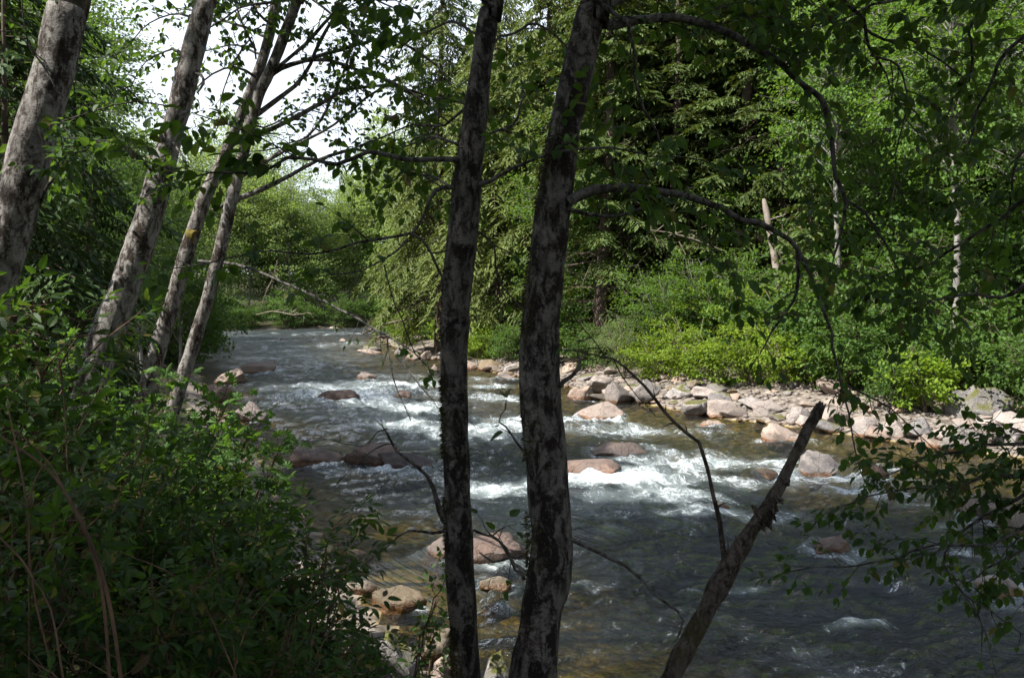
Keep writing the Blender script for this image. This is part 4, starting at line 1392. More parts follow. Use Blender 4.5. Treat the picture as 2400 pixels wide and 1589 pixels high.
# ---- trees behind the viewpoint: they shade the near bank
for k, (x, y, ms, s, nm_) in enumerate(((-7.5, -3.0, ALD[1], 1.15, "alder_tree"), (-4.5, -6.5, ALD[1], 1.2, "alder_tree"), (-12, -7, ALD[1], 1.3, "alder_tree"),
                                       (0.5, -7.5, ALD[0], 1.2, "alder_tree"), (-8, -11, ALD[1], 1.35, "alder_tree"), (-3.2, -1.8, ALD[2], 1.1, "alder_tree"), (3.8, -3.2, ALD[2], 1.15, "alder_tree"))):
    plant(nm_, BRO_PARTS, ms, x, y, "alder behind the viewpoint whose crown shades the near bank", "tree", "shade trees behind the viewpoint", s)

# ---- pale broken snag and fallen dead wood on the far bank
def px_line(rows, Y0, Y1=None, n_w=True):
    """rows of (px, py, diameter px) -> points and radii"""
    rows = np.asarray(rows, float)
    Y1 = Y0 if Y1 is None else Y1
    Ys = np.linspace(Y0, Y1, len(rows))
    pts = np.array([P(r[0], r[1], y) for r, y in zip(rows, Ys)])
    return np.column_stack([pts, rows[:, 2] / 2 / F * Ys])


ln = smooth_line(px_line([(1852, 860, 26), (1845, 800, 26), (1828, 680, 24), (1808, 560, 21), (1797, 500, 19), (1793, 482, 16), (1790, 466, 9)], 33.2), 0.2)
sn = thing("broken_snag", "pale broken dead trunk standing behind the bright shrubs of the far bank", "dead tree", tuple(ln[0][:3]))
b = MB()
tube(b, ln[:, :3] - ln[0][:3], ln[:, 3] * 0.8, 10, 0.5, 3)
b.build("trunk", M['pale_snag'], sn)
b = MB()
S = []
rg = np.random.default_rng(5)
for k in range(7):
    p = ln[rg.integers(4, len(ln) - 4)][:3] - ln[0][:3]
    S.append((*p, *(p + np.array([rg.uniform(-.7, .7), rg.uniform(-.5, .2), rg.uniform(-.2, .4)])), 0.03, 0.01))
segs_to_prisms(b, S, 5)
b.build("branch_stubs", M['pale_snag'], sn)["kind"] = "stuff"


def dead_limb(rows, Y0, Y1, label, seed, r_tw=0.012, n=10):
    ln = smooth_line(px_line(rows, Y0, Y1), 0.4)
    o = thing("dead_branch", label, "dead branch", tuple(ln[0][:3]))
    b = MB()
    L = ln.copy()
    L[:, :3] -= ln[0][:3]
    tube(b, L[:, :3], L[:, 3], 6, 0.2, seed)
    rg = np.random.default_rng(seed)
    S = []
    for k in range(n):
        i = rg.integers(len(L) // 3, len(L))
        p = L[i][:3]
        d = unit(rg.normal(0, 1, 3) + np.array([0.6, 0, 0.3]))
        for q in range(3):
            p2 = p + unit(d + rg.normal(0, .3, 3)) * 0.45 * rg.uniform(.6, 1.2)
            S.append((*p, *p2, r_tw * (1 - q * .3), r_tw * (.7 - q * .25)))
            p = p2
    segs_to_prisms(b, S, 4)
    b.build("limb", M['dead'], o)


dead_limb([(612, 725, 2), (622, 690, 2.5), (640, 650, 2.5), (650, 610, 2)], 100, 98, "pale dead stem leaning over the dark shore at the bend", 1, 0.05)
dead_limb([(600, 738, 2), (640, 730, 2.5), (690, 738, 2), (720, 734, 1.5)], 100, 96, "pale dead branch reaching flat over the water at the bend", 2, 0.05, 14)
dead_limb([(1000, 745, 6), (940, 752, 6), (890, 765, 5), (850, 782, 4)], 66, 62, "bleached dead branch reaching over the water from the wooded point", 3, 0.03, 16)
dead_limb([(1090, 690, 5), (1010, 700, 5), (950, 720, 4), (900, 740, 4)], 60, 58, "bleached dead branch above the first one at the wooded point", 4, 0.03, 16)
dead_limb([(1700, 590, 4), (1620, 560, 5), (1560, 545, 4), (1520, 540, 3)], 36, 35, "pale dead branch in the dark gap left of the broken snag", 6, 0.016, 12)
dead_limb([(1990, 520, 4), (1920, 525, 5), (1850, 540, 4), (1820, 560, 3)], 36, 35, "arching dead branch in the dark gap right of the broken snag", 7, 0.016, 12)

# ------------------------------------------------------------------ near trees
def add_limb(root, base, rows, Y0, Y1, mat, seed, name="limb", wob=0.016, sides=8, rough=0.25):
    L = smooth_line(px_line(rows, Y0, Y1), 0.06 if Y0 < 7 else 0.14)
    rg = np.random.default_rng(seed)
    n = len(L)
    j = np.column_stack([fbm(np.column_stack([np.arange(n) * 0.33, np.full(n, k * 9.1 + seed)]), 2, seed + k) - 0.5 for k in range(3)])
    j *= np.linspace(0, 1, n)[:, None] ** 0.5
    L[:, :3] += j * wob * 6
    L[:, 3] *= 0.76 * (1 + 0.22 * (noise(np.column_stack([np.arange(n) * 0.45, np.full(n, seed * 3.7)]), 2) - 0.5))
    b = MB()
    tube(b, L[:, :3] - base, np.maximum(L[:, 3], 0.0022), sides, rough, seed)
    o = b.build(name, mat, root)
    return L, o


def grow_twigs(L, rg, spacing=0.14, tlen=(0.3, 0.8), start=0.25, leaf=0.075, droop=0.35, sub=2, leaf_gap=0.05, leafy=1.0, r0=0.0035, up=0.15, end=1.0):
    """side twigs with alternate leaves along a limb: (segments, leaf rows)"""
    pts = L[:, :3]
    dl = np.linalg.norm(np.diff(pts, axis=0), axis=1)
    cum = np.concatenate([[0], np.cumsum(dl)])
    total = cum[-1]
    segs, leaves = [], []

    def twig(p, d, length, r, level):
        n = max(3, int(length / 0.07))
        stp = length / n
        sgn = 1 if rg.random() < 0.5 else -1
        acc = rg.uniform(0, leaf_gap)
        for k in range(n):
            d = unit(d + rg.normal(0, 0.16, 3) + np.array([0, 0, -droop * 0.22]))
            q = p + d * stp
            rr = r * (1 - 0.75 * k / n)
            segs.append((*p, *q, rr, r * (1 - 0.75 * (k + 1) / n)))
            acc += stp
            while acc > leaf_gap and k / n > 0.12:
                acc -= leaf_gap * rg.uniform(0.7, 1.4)
                if rg.random() < leafy:
                    sd_ = unit(np.cross(d, [0, 0, 1.0]) + 1e-4) * sgn
                    sgn = -sgn
                    ld = unit(d * rg.uniform(0.2, 0.8) + sd_ * rg.uniform(0.5, 1.0) + np.array([0, 0, -rg.uniform(0.1, 0.9)]) + rg.normal(0, 0.2, 3))
                    ln_ = unit(np.array([0, 0, 1.0]) + rg.normal(0, 0.45, 3))
                    leaves.append((*(q - d * stp * rg.random()), *ld, *ln_, leaf * rg.uniform(0.6, 1.25)))
            if level < sub and rg.random() < 0.30:
                s2 = unit(np.cross(d, rg.normal(0, 1, 3)) * 0.8 + d * 0.7)
                twig(q, s2, length * rg.uniform(0.3, 0.6), r * 0.6, level + 1)
            p = q
        if leafy > 0:
            leaves.append((*p, *unit(d + np.array([0, 0, -0.3])), *unit(np.array([0, 0, 1.0]) + rg.normal(0, 0.4, 3)), leaf * rg.uniform(0.7, 1.1)))

    s = total * start
    while s < total * end:
        k = min(np.searchsorted(cum, s), len(pts) - 1)
        t = unit(pts[min(k + 1, len(pts) - 1)] - pts[max(k - 1, 0)])
        az = rg.uniform(0, 6.28)
        e1 = unit(np.cross(t, [0.2, 0.1, 1.0]))
        e2 = np.cross(t, e1)
        d = unit(t * rg.uniform(0.3, 1.0) + (e1 * math.cos(az) + e2 * math.sin(az)) * rg.uniform(0.5, 1.0) + np.array([0, 0, up]))
        frac = s / total
        twig(pts[k], d, rg.uniform(*tlen) * (1.1 - 0.5 * frac), r0 * (1.3 - 0.6 * frac), 0)
        s += spacing * rg.uniform(0.5, 1.5)
    # the limb's own tip
    twig(pts[-1], unit(pts[-1] - pts[-3]), tlen[0] * 1.2, r0, 0)
    return segs, leaves


LEAF_MESH = {'alder': leaf_mesh("leaf", ALDER_LEAF, M['leaf_near']), 'maple': leaf_mesh("leaf", PALMATE, M['leaf_maple']), 'berry': leaf_mesh("leaf", TRIFOLIATE, M['leaf_berry'])}
LEAF_T = {'alder': (ALDER_LEAF, 'leaf_near'), 'maple': (PALMATE, 'leaf_maple'), 'berry': (TRIFOLIATE, 'leaf_berry')}


def dress(parent, base, segs, leaves, kind, single, rg, twig_mat='twig'):
    """twigs as one part, the nearest leaves as single leaf objects, the rest as one foliage part"""
    if segs:
        b = MB()
        S = np.asarray(segs, float)
        S[:, 0:3] -= base
        S[:, 3:6] -= base
        segs_to_prisms(b, S, 4)
        b.build("twigs", M[twig_mat], parent, False)["kind"] = "stuff"
    if not leaves:
        return
    A = np.asarray(leaves, float)
    world = A[:, :3].copy()
    px = world[:, 0] / np.maximum(world[:, 1], 0.3) * F + CX
    py = CY - (world[:, 2] - EYE) / np.maximum(world[:, 1], 0.3) * F
    vis = (px > -20) & (px < 2420) & (py > -20) & (py < 1610) & (world[:, 1] > 0.3)
    score = np.where(vis, world[:, 1], 99 + world[:, 1])
    order = np.argsort(score)
    one = order[:single][vis[order[:single]]]
    rest = np.setdiff1d(np.arange(len(A)), one)
    A[:, :3] -= base
    for k in one:
        o = link("leaf", LEAF_MESH[kind], parent)
        o.matrix_basis = pose(A[k, :3], A[k, 3:6], A[k, 6:9], A[k, 9])
    if len(rest):
        b = MB()
        t, m_ = LEAF_T[kind]
        scatter(b, t, A[rest, :3], A[rest, 3:6], A[rest, 6:9], A[rest, 9])
        b.build("foliage", M[m_], parent, False)["kind"] = "stuff"


# crown seen only from below: leafy top above the frame
CROWN_TOP = broadleaf(41, 5.0, 2.3, 1.9, 2.6, M['leaf_near'], 95, 70, 0.085, trunk_r=0.07, lean=0.3, bark='bark_limb', zmin=0.8)


def near_tree(name, label, rows, Y0, Y1, mat, seed, top, crown=True, rough=0.22, cs=1.0, slim=1.0):
    """rows from the ground up in pixels; top = world point the trunk runs on to above the frame"""
    L = px_line(rows, Y0, Y1)
    L[:, 3] *= slim
    foot = L[0].copy()
    gzz = gz(foot[0], foot[1])
    if foot[2] > gzz - 0.1:
        d = unit(L[0][:3] - L[1][:3])
        k = (foot[2] - gzz + 0.25) / max(0.35, -d[2])
        foot[:3] = foot[:3] + d * k
        foot[3] *= 1.25
        L = np.vstack([foot, L])
    if top is not None:
        L = np.vstack([L, [*((L[-1][:3] + np.array(top[:3])) / 2 + np.array([0.05, 0, 0])), (L[-1][3] + top[3]) / 2], top])
    L = smooth_line(L, 0.07)
    base = np.array([L[0][0], L[0][1], max(gz(L[0][0], L[0][1]), L[0][2])])
    o = thing(name, label, "tree", tuple(base))
    b = MB()
    tube(b, L[:, :3] - base, L[:, 3], 26, rough, seed)
    b.build("trunk", mat, o)
    if crown and top is not None:
        for n_, m_ in (("crown", CROWN_TOP[1]), ("branches", CROWN_TOP[2])):
            c = link(n_, m_, o, tuple(np.array(top[:3]) - base + np.array([0, 0, -2.2])))
            c.rotation_euler = (0, 0, seed * 1.3)
            c.scale = (cs, cs, cs)
    return o, base


rgE = np.random.default_rng(100)
# --- the thin trunk in the middle
oE, bE = near_tree("alder_tree", "thin dark mottled alder trunk in the middle, left of the thick one",
                   [(1096, 1700, 64), (1094, 1589, 61), (1086, 1470, 63), (1079, 1350, 64), (1072, 1200, 62), (1070, 1095, 61), (1066, 950, 62), (1064, 800, 64), (1074, 650, 65), (1088, 510, 66),
                    (1098, 400, 62), (1110, 306, 56), (1128, 160, 52), (1151, 0, 49), (1165, -60, 47)], 4.55, 4.55, M['bark_dark'], 3, (0.35, 4.6, 11.5, 0.03))
ALL = [
    # rows, Y0, Y1, twig options or None
    ([(1072, 375, 18), (950, 370, 15), (860, 362, 13), (790, 380, 12), (700, 378, 10), (600, 396, 8), (520, 402, 7), (420, 405, 5), (330, 385, 4)], 4.5, 4.1, dict(spacing=0.08, tlen=(0.2, 0.5), start=0.45, leaf=0.078, droop=0.2, sub=1)),
    ([(715, 376, 6), (650, 345, 5), (570, 310, 4), (500, 288, 3)], 4.25, 4.1, dict(spacing=0.07, tlen=(0.12, 0.35), start=0.1, leaf=0.08, droop=0.2, sub=1)),
    ([(1125, 432, 16), (1180, 410, 13), (1235, 384, 11), (1300, 358, 9), (1390, 350, 7), (1500, 362, 5), (1600, 385, 4)], 4.45, 4.15, dict(spacing=0.11, tlen=(0.2, 0.5), start=0.2, leaf=0.07, sub=1)),
    ([(1062, 440, 12), (1022, 447, 11), (992, 500, 9), (962, 550, 9), (900, 566, 8), (830, 577, 7), (720, 592, 6), (620, 592, 5), (520, 612, 4), (430, 620, 3)], 4.5, 4.2, dict(spacing=0.10, tlen=(0.12, 0.35), start=0.35, leaf=0.07, sub=1)),
    ([(955, 562, 6), (905, 615, 5), (850, 642, 4), (770, 648, 3)], 4.4, 4.3, dict(spacing=0.2, tlen=(0.1, 0.3), start=0.3, leaf=0.07, sub=0, leafy=0.7)),
    ([(962, 545, 8), (1012, 592, 8), (1040, 640, 10), (1058, 665, 12)], 4.4, 4.53, dict(spacing=0.2, tlen=(0.1, 0.4), start=0.2, leaf=0.06, sub=1, leafy=0.2)),
    ([(900, 620, 4), (930, 740, 4), (975, 850, 3), (1000, 880, 3)], 4.42, 4.5, dict(spacing=0.2, tlen=(0.05, 0.2), start=0.2, leaf=0.05, sub=1, leafy=0.1)),
    ([(1042, 1222, 20), (1012, 1150, 12), (980, 1092, 10), (938, 1048, 8), (905, 1000, 6)], 4.52, 4.35, dict(spacing=0.16, tlen=(0.08, 0.25), start=0.3, leaf=0.05, sub=1, leafy=0)),
    ([(908, 1004, 5), (870, 1025, 4), (830, 1040, 3), (780, 1035, 2)], 4.36, 4.3, dict(spacing=0.2, tlen=(0.05, 0.12), start=0.3, leaf=0.05, sub=0, leafy=0)),
    ([(925, 1040, 5), (880, 1050, 4), (830, 1085, 3), (790, 1120, 2)], 4.4, 4.3, dict(spacing=0.2, tlen=(0.05, 0.12), start=0.3, leaf=0.05, sub=0, leafy=0)),
    ([(1046, 1244, 10), (990, 1246, 8), (935, 1252, 6), (900, 1275, 5), (870, 1305, 3)], 4.5, 4.4, dict(spacing=0.1, tlen=(0.05, 0.15), start=0.2, leaf=0.05, sub=0, leafy=0)),
    ([(1110, 1242, 8), (1150, 1258, 8), (1185, 1290, 8), (1205, 1330, 10), (1232, 1350, 14)], 4.55, 4.4, dict(spacing=0.16, tlen=(0.08, 0.3), start=0.2, leaf=0.05, sub=1, leafy=0.1)),
    ([(1155, 15, 14), (1085, -25, 12), (1000, -20, 10), (930, 0, 7), (870, 15, 4)], 4.4, 3.6, dict(spacing=0.07, tlen=(0.12, 0.3), start=0.4, leaf=0.08, sub=1)),
    ([(1130, 150, 10), (1180, 90, 9), (1240, 60, 8), (1300, 80, 6), (1340, 130, 4)], 4.6, 5.2, dict(spacing=0.09, tlen=(0.2, 0.5), start=0.2, leaf=0.065, sub=1)),
    ([(1118, 230, 9), (1040, 290, 8), (960, 300, 6), (880, 330, 5), (800, 340, 4)], 4.6, 5.2, dict(spacing=0.08, tlen=(0.15, 0.5), start=0.25, leaf=0.065, sub=1)),
    ([(1110, 330, 9), (1180, 300, 8), (1230, 230, 6), (1215, 200, 5)], 4.7, 5.4, dict(spacing=0.09, tlen=(0.2, 0.5), start=0.2, leaf=0.06, sub=1)),
    ([(1105, 352, 9), (1030, 330, 8), (950, 345, 6), (880, 405, 4)], 4.6, 5.3, dict(spacing=0.08, tlen=(0.15, 0.5), start=0.2, leaf=0.062, sub=1)),
    ([(1090, 485, 9), (1040, 425, 8), (965, 405, 6), (890, 440, 4)], 4.6, 5.2, dict(spacing=0.08, tlen=(0.15, 0.45), start=0.2, leaf=0.062, sub=1)),
    ([(1140, 90, 9), (1060, 60, 8), (960, 90, 6), (900, 150, 4)], 4.6, 5.4, dict(spacing=0.10, tlen=(0.15, 0.45), start=0.2, leaf=0.062, sub=1)),
    ([(1100, 520, 8), (1150, 580, 7), (1170, 650, 5), (1210, 720, 4), (1260, 800, 3)], 4.7, 5.0, dict(spacing=0.16, tlen=(0.15, 0.4), start=0.2, leaf=0.06, sub=1, leafy=0.3)),
]


def put_limbs(o, base, rows, rg, kind, single, seed0, mat='bark_limb'):
    n = len(rows)
    for k, (r, Y0, Y1, opt) in enumerate(rows):
        L, lo = add_limb(o, base, r, Y0, Y1, M[mat], seed0 + k)
        if opt:
            segs, leaves = grow_twigs(L, rg, **opt)
            dress(lo, base, segs, leaves, kind, max(4, int(single * 1.0 / n)) if opt.get('leafy', 1) > 0 else 0, rg)


put_limbs(oE, bE, ALL, rgE, 'alder', 300, 300)

# --- the thick trunk in the middle
oF, bF = near_tree("alder_tree", "thick dark mottled alder trunk in the middle of the picture",
                   [(1240, 1720, 125), (1249, 1589, 112), (1262, 1500, 100), (1271, 1420, 97), (1287, 1350, 106), (1290, 1248, 97), (1277, 1044, 99), (1268, 930, 94), (1265, 800, 90), (1278, 650, 88),
                    (1293, 510, 85), (1308, 400, 80), (1323, 306, 76), (1355, 160, 72), (1393, 0, 68), (1408, -60, 66)], 4.3, 4.4, M['bark_dark'], 5, (1.1, 4.7, 12.0, 0.04), cs=1.15)
T_ = dict(spacing=0.085, tlen=(0.2, 0.65), start=0.1, leaf=0.061, droop=0.45, sub=2, leaf_gap=0.056)
FL = [
    ([(1425, 60, 34), (1500, 50, 28), (1600, 50, 26), (1700, 72, 25), (1800, 122, 23), (1870, 176, 21), (1925, 242, 19), (1955, 320, 17), (1972, 410, 14), (1985, 470, 12), (1976, 540, 9), (1962, 600, 6)], 4.35, 5.0, dict(T_, start=0.2)),
    ([(1330, 475, 34), (1390, 446, 29), (1480, 440, 26), (1560, 455, 24), (1640, 470, 22), (1720, 500, 20), (1800, 532, 19), (1862, 568, 17), (1905, 640, 13), (1930, 720, 11), (1955, 800, 9), (1968, 880, 8)], 4.3, 4.8, dict(T_, start=0.15, spacing=0.12)),
    ([(1868, 575, 14), (1872, 640, 11), (1860, 700, 9), (1830, 760, 7), (1800, 800, 5)], 4.7, 4.7, dict(T_, spacing=0.12, tlen=(0.2, 0.5))),
    ([(1985, 470, 10), (2030, 495, 9), (2060, 550, 8), (2090, 620, 7), (2150, 680, 5), (2230, 740, 4)], 5.0, 5.2, T_),
    ([(1968, 880, 8), (1975, 940, 6), (1990, 1010, 5), (2010, 1090, 3)], 4.8, 4.8, dict(T_, tlen=(0.1, 0.25), spacing=0.09, sub=0)),
    ([(1962, 890, 6), (2050, 940, 5), (2130, 1000, 4), (2200, 1070, 3)], 4.8, 4.7, dict(T_, tlen=(0.1, 0.28), spacing=0.09, sub=1, leaf=0.065)),
    ([(1372, -20, 20), (1480, 90, 12), (1500, 180, 9), (1530, 280, 7), (1560, 360, 4)], 4.3, 4.6, dict(T_, spacing=0.13)),
    ([(1410, 20, 22), (1600, -40, 18), (1800, -50, 14), (2000, 10, 12), (2040, 90, 10), (2060, 170, 7)], 4.4, 4.9, T_),
    ([(2020, 60, 10), (2070, 95, 9), (2140, 100, 8), (2210, 140, 6), (2270, 200, 4)], 4.9, 5.1, T_),
    ([(2040, 130, 8), (2110, 160, 7), (2130, 240, 6), (2110, 330, 5), (2080, 420, 3)], 4.9, 5.0, T_),
    ([(1330, 490, 14), (1400, 500, 10), (1480, 500, 8), (1560, 495, 6), (1640, 560, 4), (1700, 640, 3)], 4.3, 4.5, dict(T_, spacing=0.13, tlen=(0.2, 0.5))),
    ([(1338, 1265, 11), (1400, 1290, 10), (1480, 1342, 10), (1560, 1420, 9), (1600, 1458, 9), (1606, 1490, 6)], 4.3, 4.1, dict(spacing=0.12, tlen=(0.03, 0.08), start=0.1, leafy=0, sub=0)),
    ([(1230, 1062, 9), (1195, 1025, 7), (1168, 985, 5), (1180, 960, 3)], 4.3, 4.3, dict(spacing=0.12, tlen=(0.05, 0.15), start=0.3, leafy=0.1, sub=0)),
    ([(1312, 905, 18), (1340, 882, 12), (1362, 850, 9), (1350, 815, 6)], 4.3, 4.3, dict(spacing=0.12, tlen=(0.06, 0.2), start=0.3, leafy=0, sub=0)),
    ([(1236, 1345, 16), (1205, 1318, 10), (1180, 1280, 8), (1130, 1255, 5)], 4.3, 4.4, dict(spacing=0.12, tlen=(0.1, 0.3), start=0.3, leafy=0.1, sub=0)),
    ([(1235, 1300, 8), (1190, 1305, 8), (1150, 1312, 6), (1120, 1300, 4)], 4.35, 4.45, None),
]
put_limbs(oF, bF, FL, np.random.default_rng(101), 'alder', 300, 340)

def moss_fuzz(o, base, L, side, n, seed, lo, hi, length=0.022):
    """short mossy hairs on one flank of a trunk"""
    rg = np.random.default_rng(seed)
    S = []
    k0, k1 = int(len(L) * lo), int(len(L) * hi)
    for _ in range(n):
        k = rg.integers(k0, k1)
        if noise(np.array([[L[k, 2] * 3.1, seed]]), 4)[0] < 0.42:
            continue
        a_ = math.radians(rg.normal(side, 38))
        d = np.array([math.cos(a_), math.sin(a_), 0.0])
        p = L[k, :3] - base + d * L[k, 3] * 0.97 + np.array([0, 0, rg.uniform(-.04, .04)])
        q = p + d * rg.uniform(0.4, 1.0) * length + np.array([rg.normal(0, .004), rg.normal(0, .004), -rg.uniform(0, 0.012)])
        S.append((*p, *q, 0.0035, 0.0006))
    b = MB()
    segs_to_prisms(b, S, 3)
    b.build("moss", M['moss_dark'], o, False)["kind"] = "stuff"


M['moss_dark'] = plain_mat("dark_moss", (0.02, 0.018, 0.007), (0.055, 0.05, 0.014), 30.0, 0.95, 0.3)
LINES = {}
for nm_, o_, b_, rows_, y_ in (("E", oE, bE, [(1096, 1700, 64), (1086, 1470, 63), (1072, 1200, 62), (1066, 950, 62), (1064, 800, 64), (1088, 510, 66), (1110, 306, 56), (1151, 0, 49)], 4.55),
                               ("F", oF, bF, [(1240, 1720, 125), (1262, 1500, 100), (1287, 1350, 106), (1277, 1044, 99), (1265, 800, 90), (1293, 510, 85), (1323, 306, 76), (1393, 0, 68)], 4.34)):
    Lm = smooth_line(px_line(rows_, y_), 0.05)
    moss_fuzz(o_, b_, Lm, 195, 4200 if nm_ == "E" else 2600, 5, 0.0, 0.85)

# --- alder standing just outside the right edge: its boughs droop into the picture
oH = thing("alder_tree", "drooping dark leafy boughs entering low from the right edge over the water", "tree", (3.35, 4.3, gz(3.35, 4.3)))
bH = np.array(oH.location)
b = MB()
zs = np.linspace(-0.4, 9.5, 40)
tube(b, np.column_stack([0.15 * np.sin(zs * .5), 0.02 * zs, zs]), 0.15 * (1 - 0.085 * np.clip(zs, 0, 10)), 18, 0.2, 8)
b.build("trunk", M['bark_dark'], oH)
for n_, m_ in (("crown", CROWN_TOP[1]), ("branches", CROWN_TOP[2])):
    c = link(n_, m_, oH, (0.1, 0.2, 5.9))
    c.scale = (1.15, 1.15, 1.1)
TL = dict(spacing=0.058, tlen=(0.2, 0.55), start=0.15, leaf=0.057, droop=0.35, sub=2, leaf_gap=0.045)
HL = [
    ([(2700, 1000, 24), (2520, 1090, 16), (2380, 1170, 12), (2260, 1240, 9), (2150, 1285, 7), (2020, 1320, 5), (1880, 1335, 3)], 4.4, 4.7, dict(TL, tlen=(0.15, 0.4), spacing=0.10)),
    ([(2720, 960, 20), (2500, 1090, 14), (2350, 1110, 11), (2230, 1130, 8), (2120, 1150, 6), (2010, 1185, 4)], 4.4, 4.6, TL),
    ([(2720, 940, 18), (2500, 1040, 14), (2360, 1050, 10), (2260, 1060, 7), (2150, 1090, 5), (2060, 1110, 3)], 4.4, 5.0, TL),
    ([(2700, 1040, 20), (2500, 1160, 14), (2380, 1240, 10), (2270, 1290, 8), (2180, 1300, 5)], 4.4, 4.5, TL),
    ([(2700, 1090, 16), (2480, 1230, 11), (2380, 1300, 8), (2300, 1340, 5)], 4.4, 4.6, dict(TL, tlen=(0.15, 0.4))),
    ([(2230, 1270, 7), (2215, 1330, 6), (2260, 1395, 5), (2320, 1440, 4), (2420, 1490, 3)], 4.55, 4.4, dict(spacing=0.14, tlen=(0.1, 0.3), start=0.2, leaf=0.05, leafy=0.12, sub=1)),
    ([(2280, 1410, 4), (2320, 1500, 3), (2350, 1560, 2)], 4.5, 4.4, dict(spacing=0.14, tlen=(0.05, 0.2), start=0.2, leaf=0.05, leafy=0.1, sub=0)),
    ([(2700, 300, 30), (2520, 380, 22), (2400, 470, 14), (2280, 560, 10), (2170, 620, 7), (2060, 640, 4)], 4.4, 5.2, dict(TL, spacing=0.12, leaf=0.07)),
    ([(2700, 500, 26), (2500, 620, 16), (2380, 680, 12), (2280, 690, 8), (2160, 720, 5)], 4.4, 4.9, dict(TL, spacing=0.11, leaf=0.07)),
    ([(2700, 80, 26), (2520, 60, 18), (2400, 90, 13), (2330, 180, 10), (2290, 280, 7), (2280, 380, 4)], 4.4, 5.0, dict(TL, spacing=0.11, leaf=0.072)),
    ([(2700, -60, 26), (2520, -60, 18), (2360, -30, 13), (2280, 60, 10), (2270, 160, 7), (2230, 260, 4)], 4.4, 5.2, dict(TL, spacing=0.11, leaf=0.072)),
    ([(2700, -200, 26), (2400, -110, 18), (2150, -70, 13), (1900, -30, 9), (1720, 10, 6), (1600, 60, 4)], 4.4, 5.0, dict(TL, leaf=0.066)),
    ([(2700, -120, 26), (2450, -60, 18), (2250, -30, 13), (2080, 0, 9), (1950, 50, 6), (1850, 110, 4)], 4.4, 4.7, dict(TL, leaf=0.066)),
    ([(2700, 240, 22), (2520, 260, 15), (2420, 320, 10), (2370, 420, 7), (2350, 520, 4)], 4.4, 4.8, dict(TL, spacing=0.11, leaf=0.072)),
]
put_limbs(oH, bH, HL, np.random.default_rng(102), 'alder', 300, 380)

# --- leaning trunks on the left
oA, bA = near_tree("alder_tree", "thickest pale alder trunk leaning in at the left picture edge",
                   [(-150, 1000, 125), (-60, 800, 122), (-8, 640, 118), (42, 470, 112), (72, 350, 110), (112, 210, 108), (140, 100, 106), (164, 0, 104), (178, -60, 102)], 5.6, 5.9, M['bark_pale'], 11, (-2.2, 6.6, 12.5, 0.06), cs=1.1, slim=0.82)
oB, bB = near_tree("alder_tree", "second leaning alder trunk from the left, grey in shade with moss specks",
                   [(195, 990, 92), (215, 900, 86), (245, 800, 84), (305, 640, 80), (352, 500, 74), (378, 400, 68), (412, 280, 64), (445, 150, 60), (482, 0, 56), (496, -60, 54)], 7.6, 8.0, M['bark_pale'], 12, (-2.1, 8.6, 13.0, 0.05), slim=0.84)
oC, bC = near_tree("alder_tree", "third leaning alder trunk from the left with a mossy knob",
                   [(340, 930, 52), (366, 830, 46), (388, 760, 42), (410, 690, 40), (438, 590, 40), (458, 530, 37), (490, 440, 34), (520, 380, 30), (556, 290, 27), (588, 210, 27), (622, 120, 26), (648, 0, 26), (658, -60, 25)], 10.6, 11.0, M['bark_pale'], 13, (-2.6, 11.4, 14.0, 0.04), slim=0.9)
b = MB()
kb = P(452, 552, 10.72) - bC
v, f = np.array(rock_mesh(400, 3, 'rock_moss').vertices.values() if False else [x.co[:] for x in rock_mesh(400, 3, 'rock_moss').vertices]), [list(p.vertices) for p in rock_mesh(400, 3, 'rock_moss').polygons]
b.add(v * np.array([0.085, 0.10, 0.11]) + kb, tris=f)
M['moss'] = plain_mat("moss", (0.06, 0.055, 0.012), (0.16, 0.12, 0.025), 30.0, 0.95, 1.0)
b.build("moss_knob", M['moss'], oC)
oD, bD = near_tree("alder_tree", "slimmest leaning alder trunk, right of the mossy one, with long limbs over the river",
                   [(380, 1060, 44), (402, 970, 40), (430, 880, 36), (456, 800, 33), (492, 680, 31), (522, 560, 31), (545, 460, 30), (565, 380, 29), (582, 310, 29), (604, 230, 29), (636, 160, 28), (664, 90, 27), (698, 0, 26), (716, -60, 25)], 10.0, 10.4, M['bark_pale'], 14, (-2.0, 10.8, 14.0, 0.04), slim=0.92)
TD = dict(spacing=0.17, tlen=(0.4, 1.0), start=0.3, leaf=0.08, droop=0.3, sub=2, leaf_gap=0.065, r0=0.006)
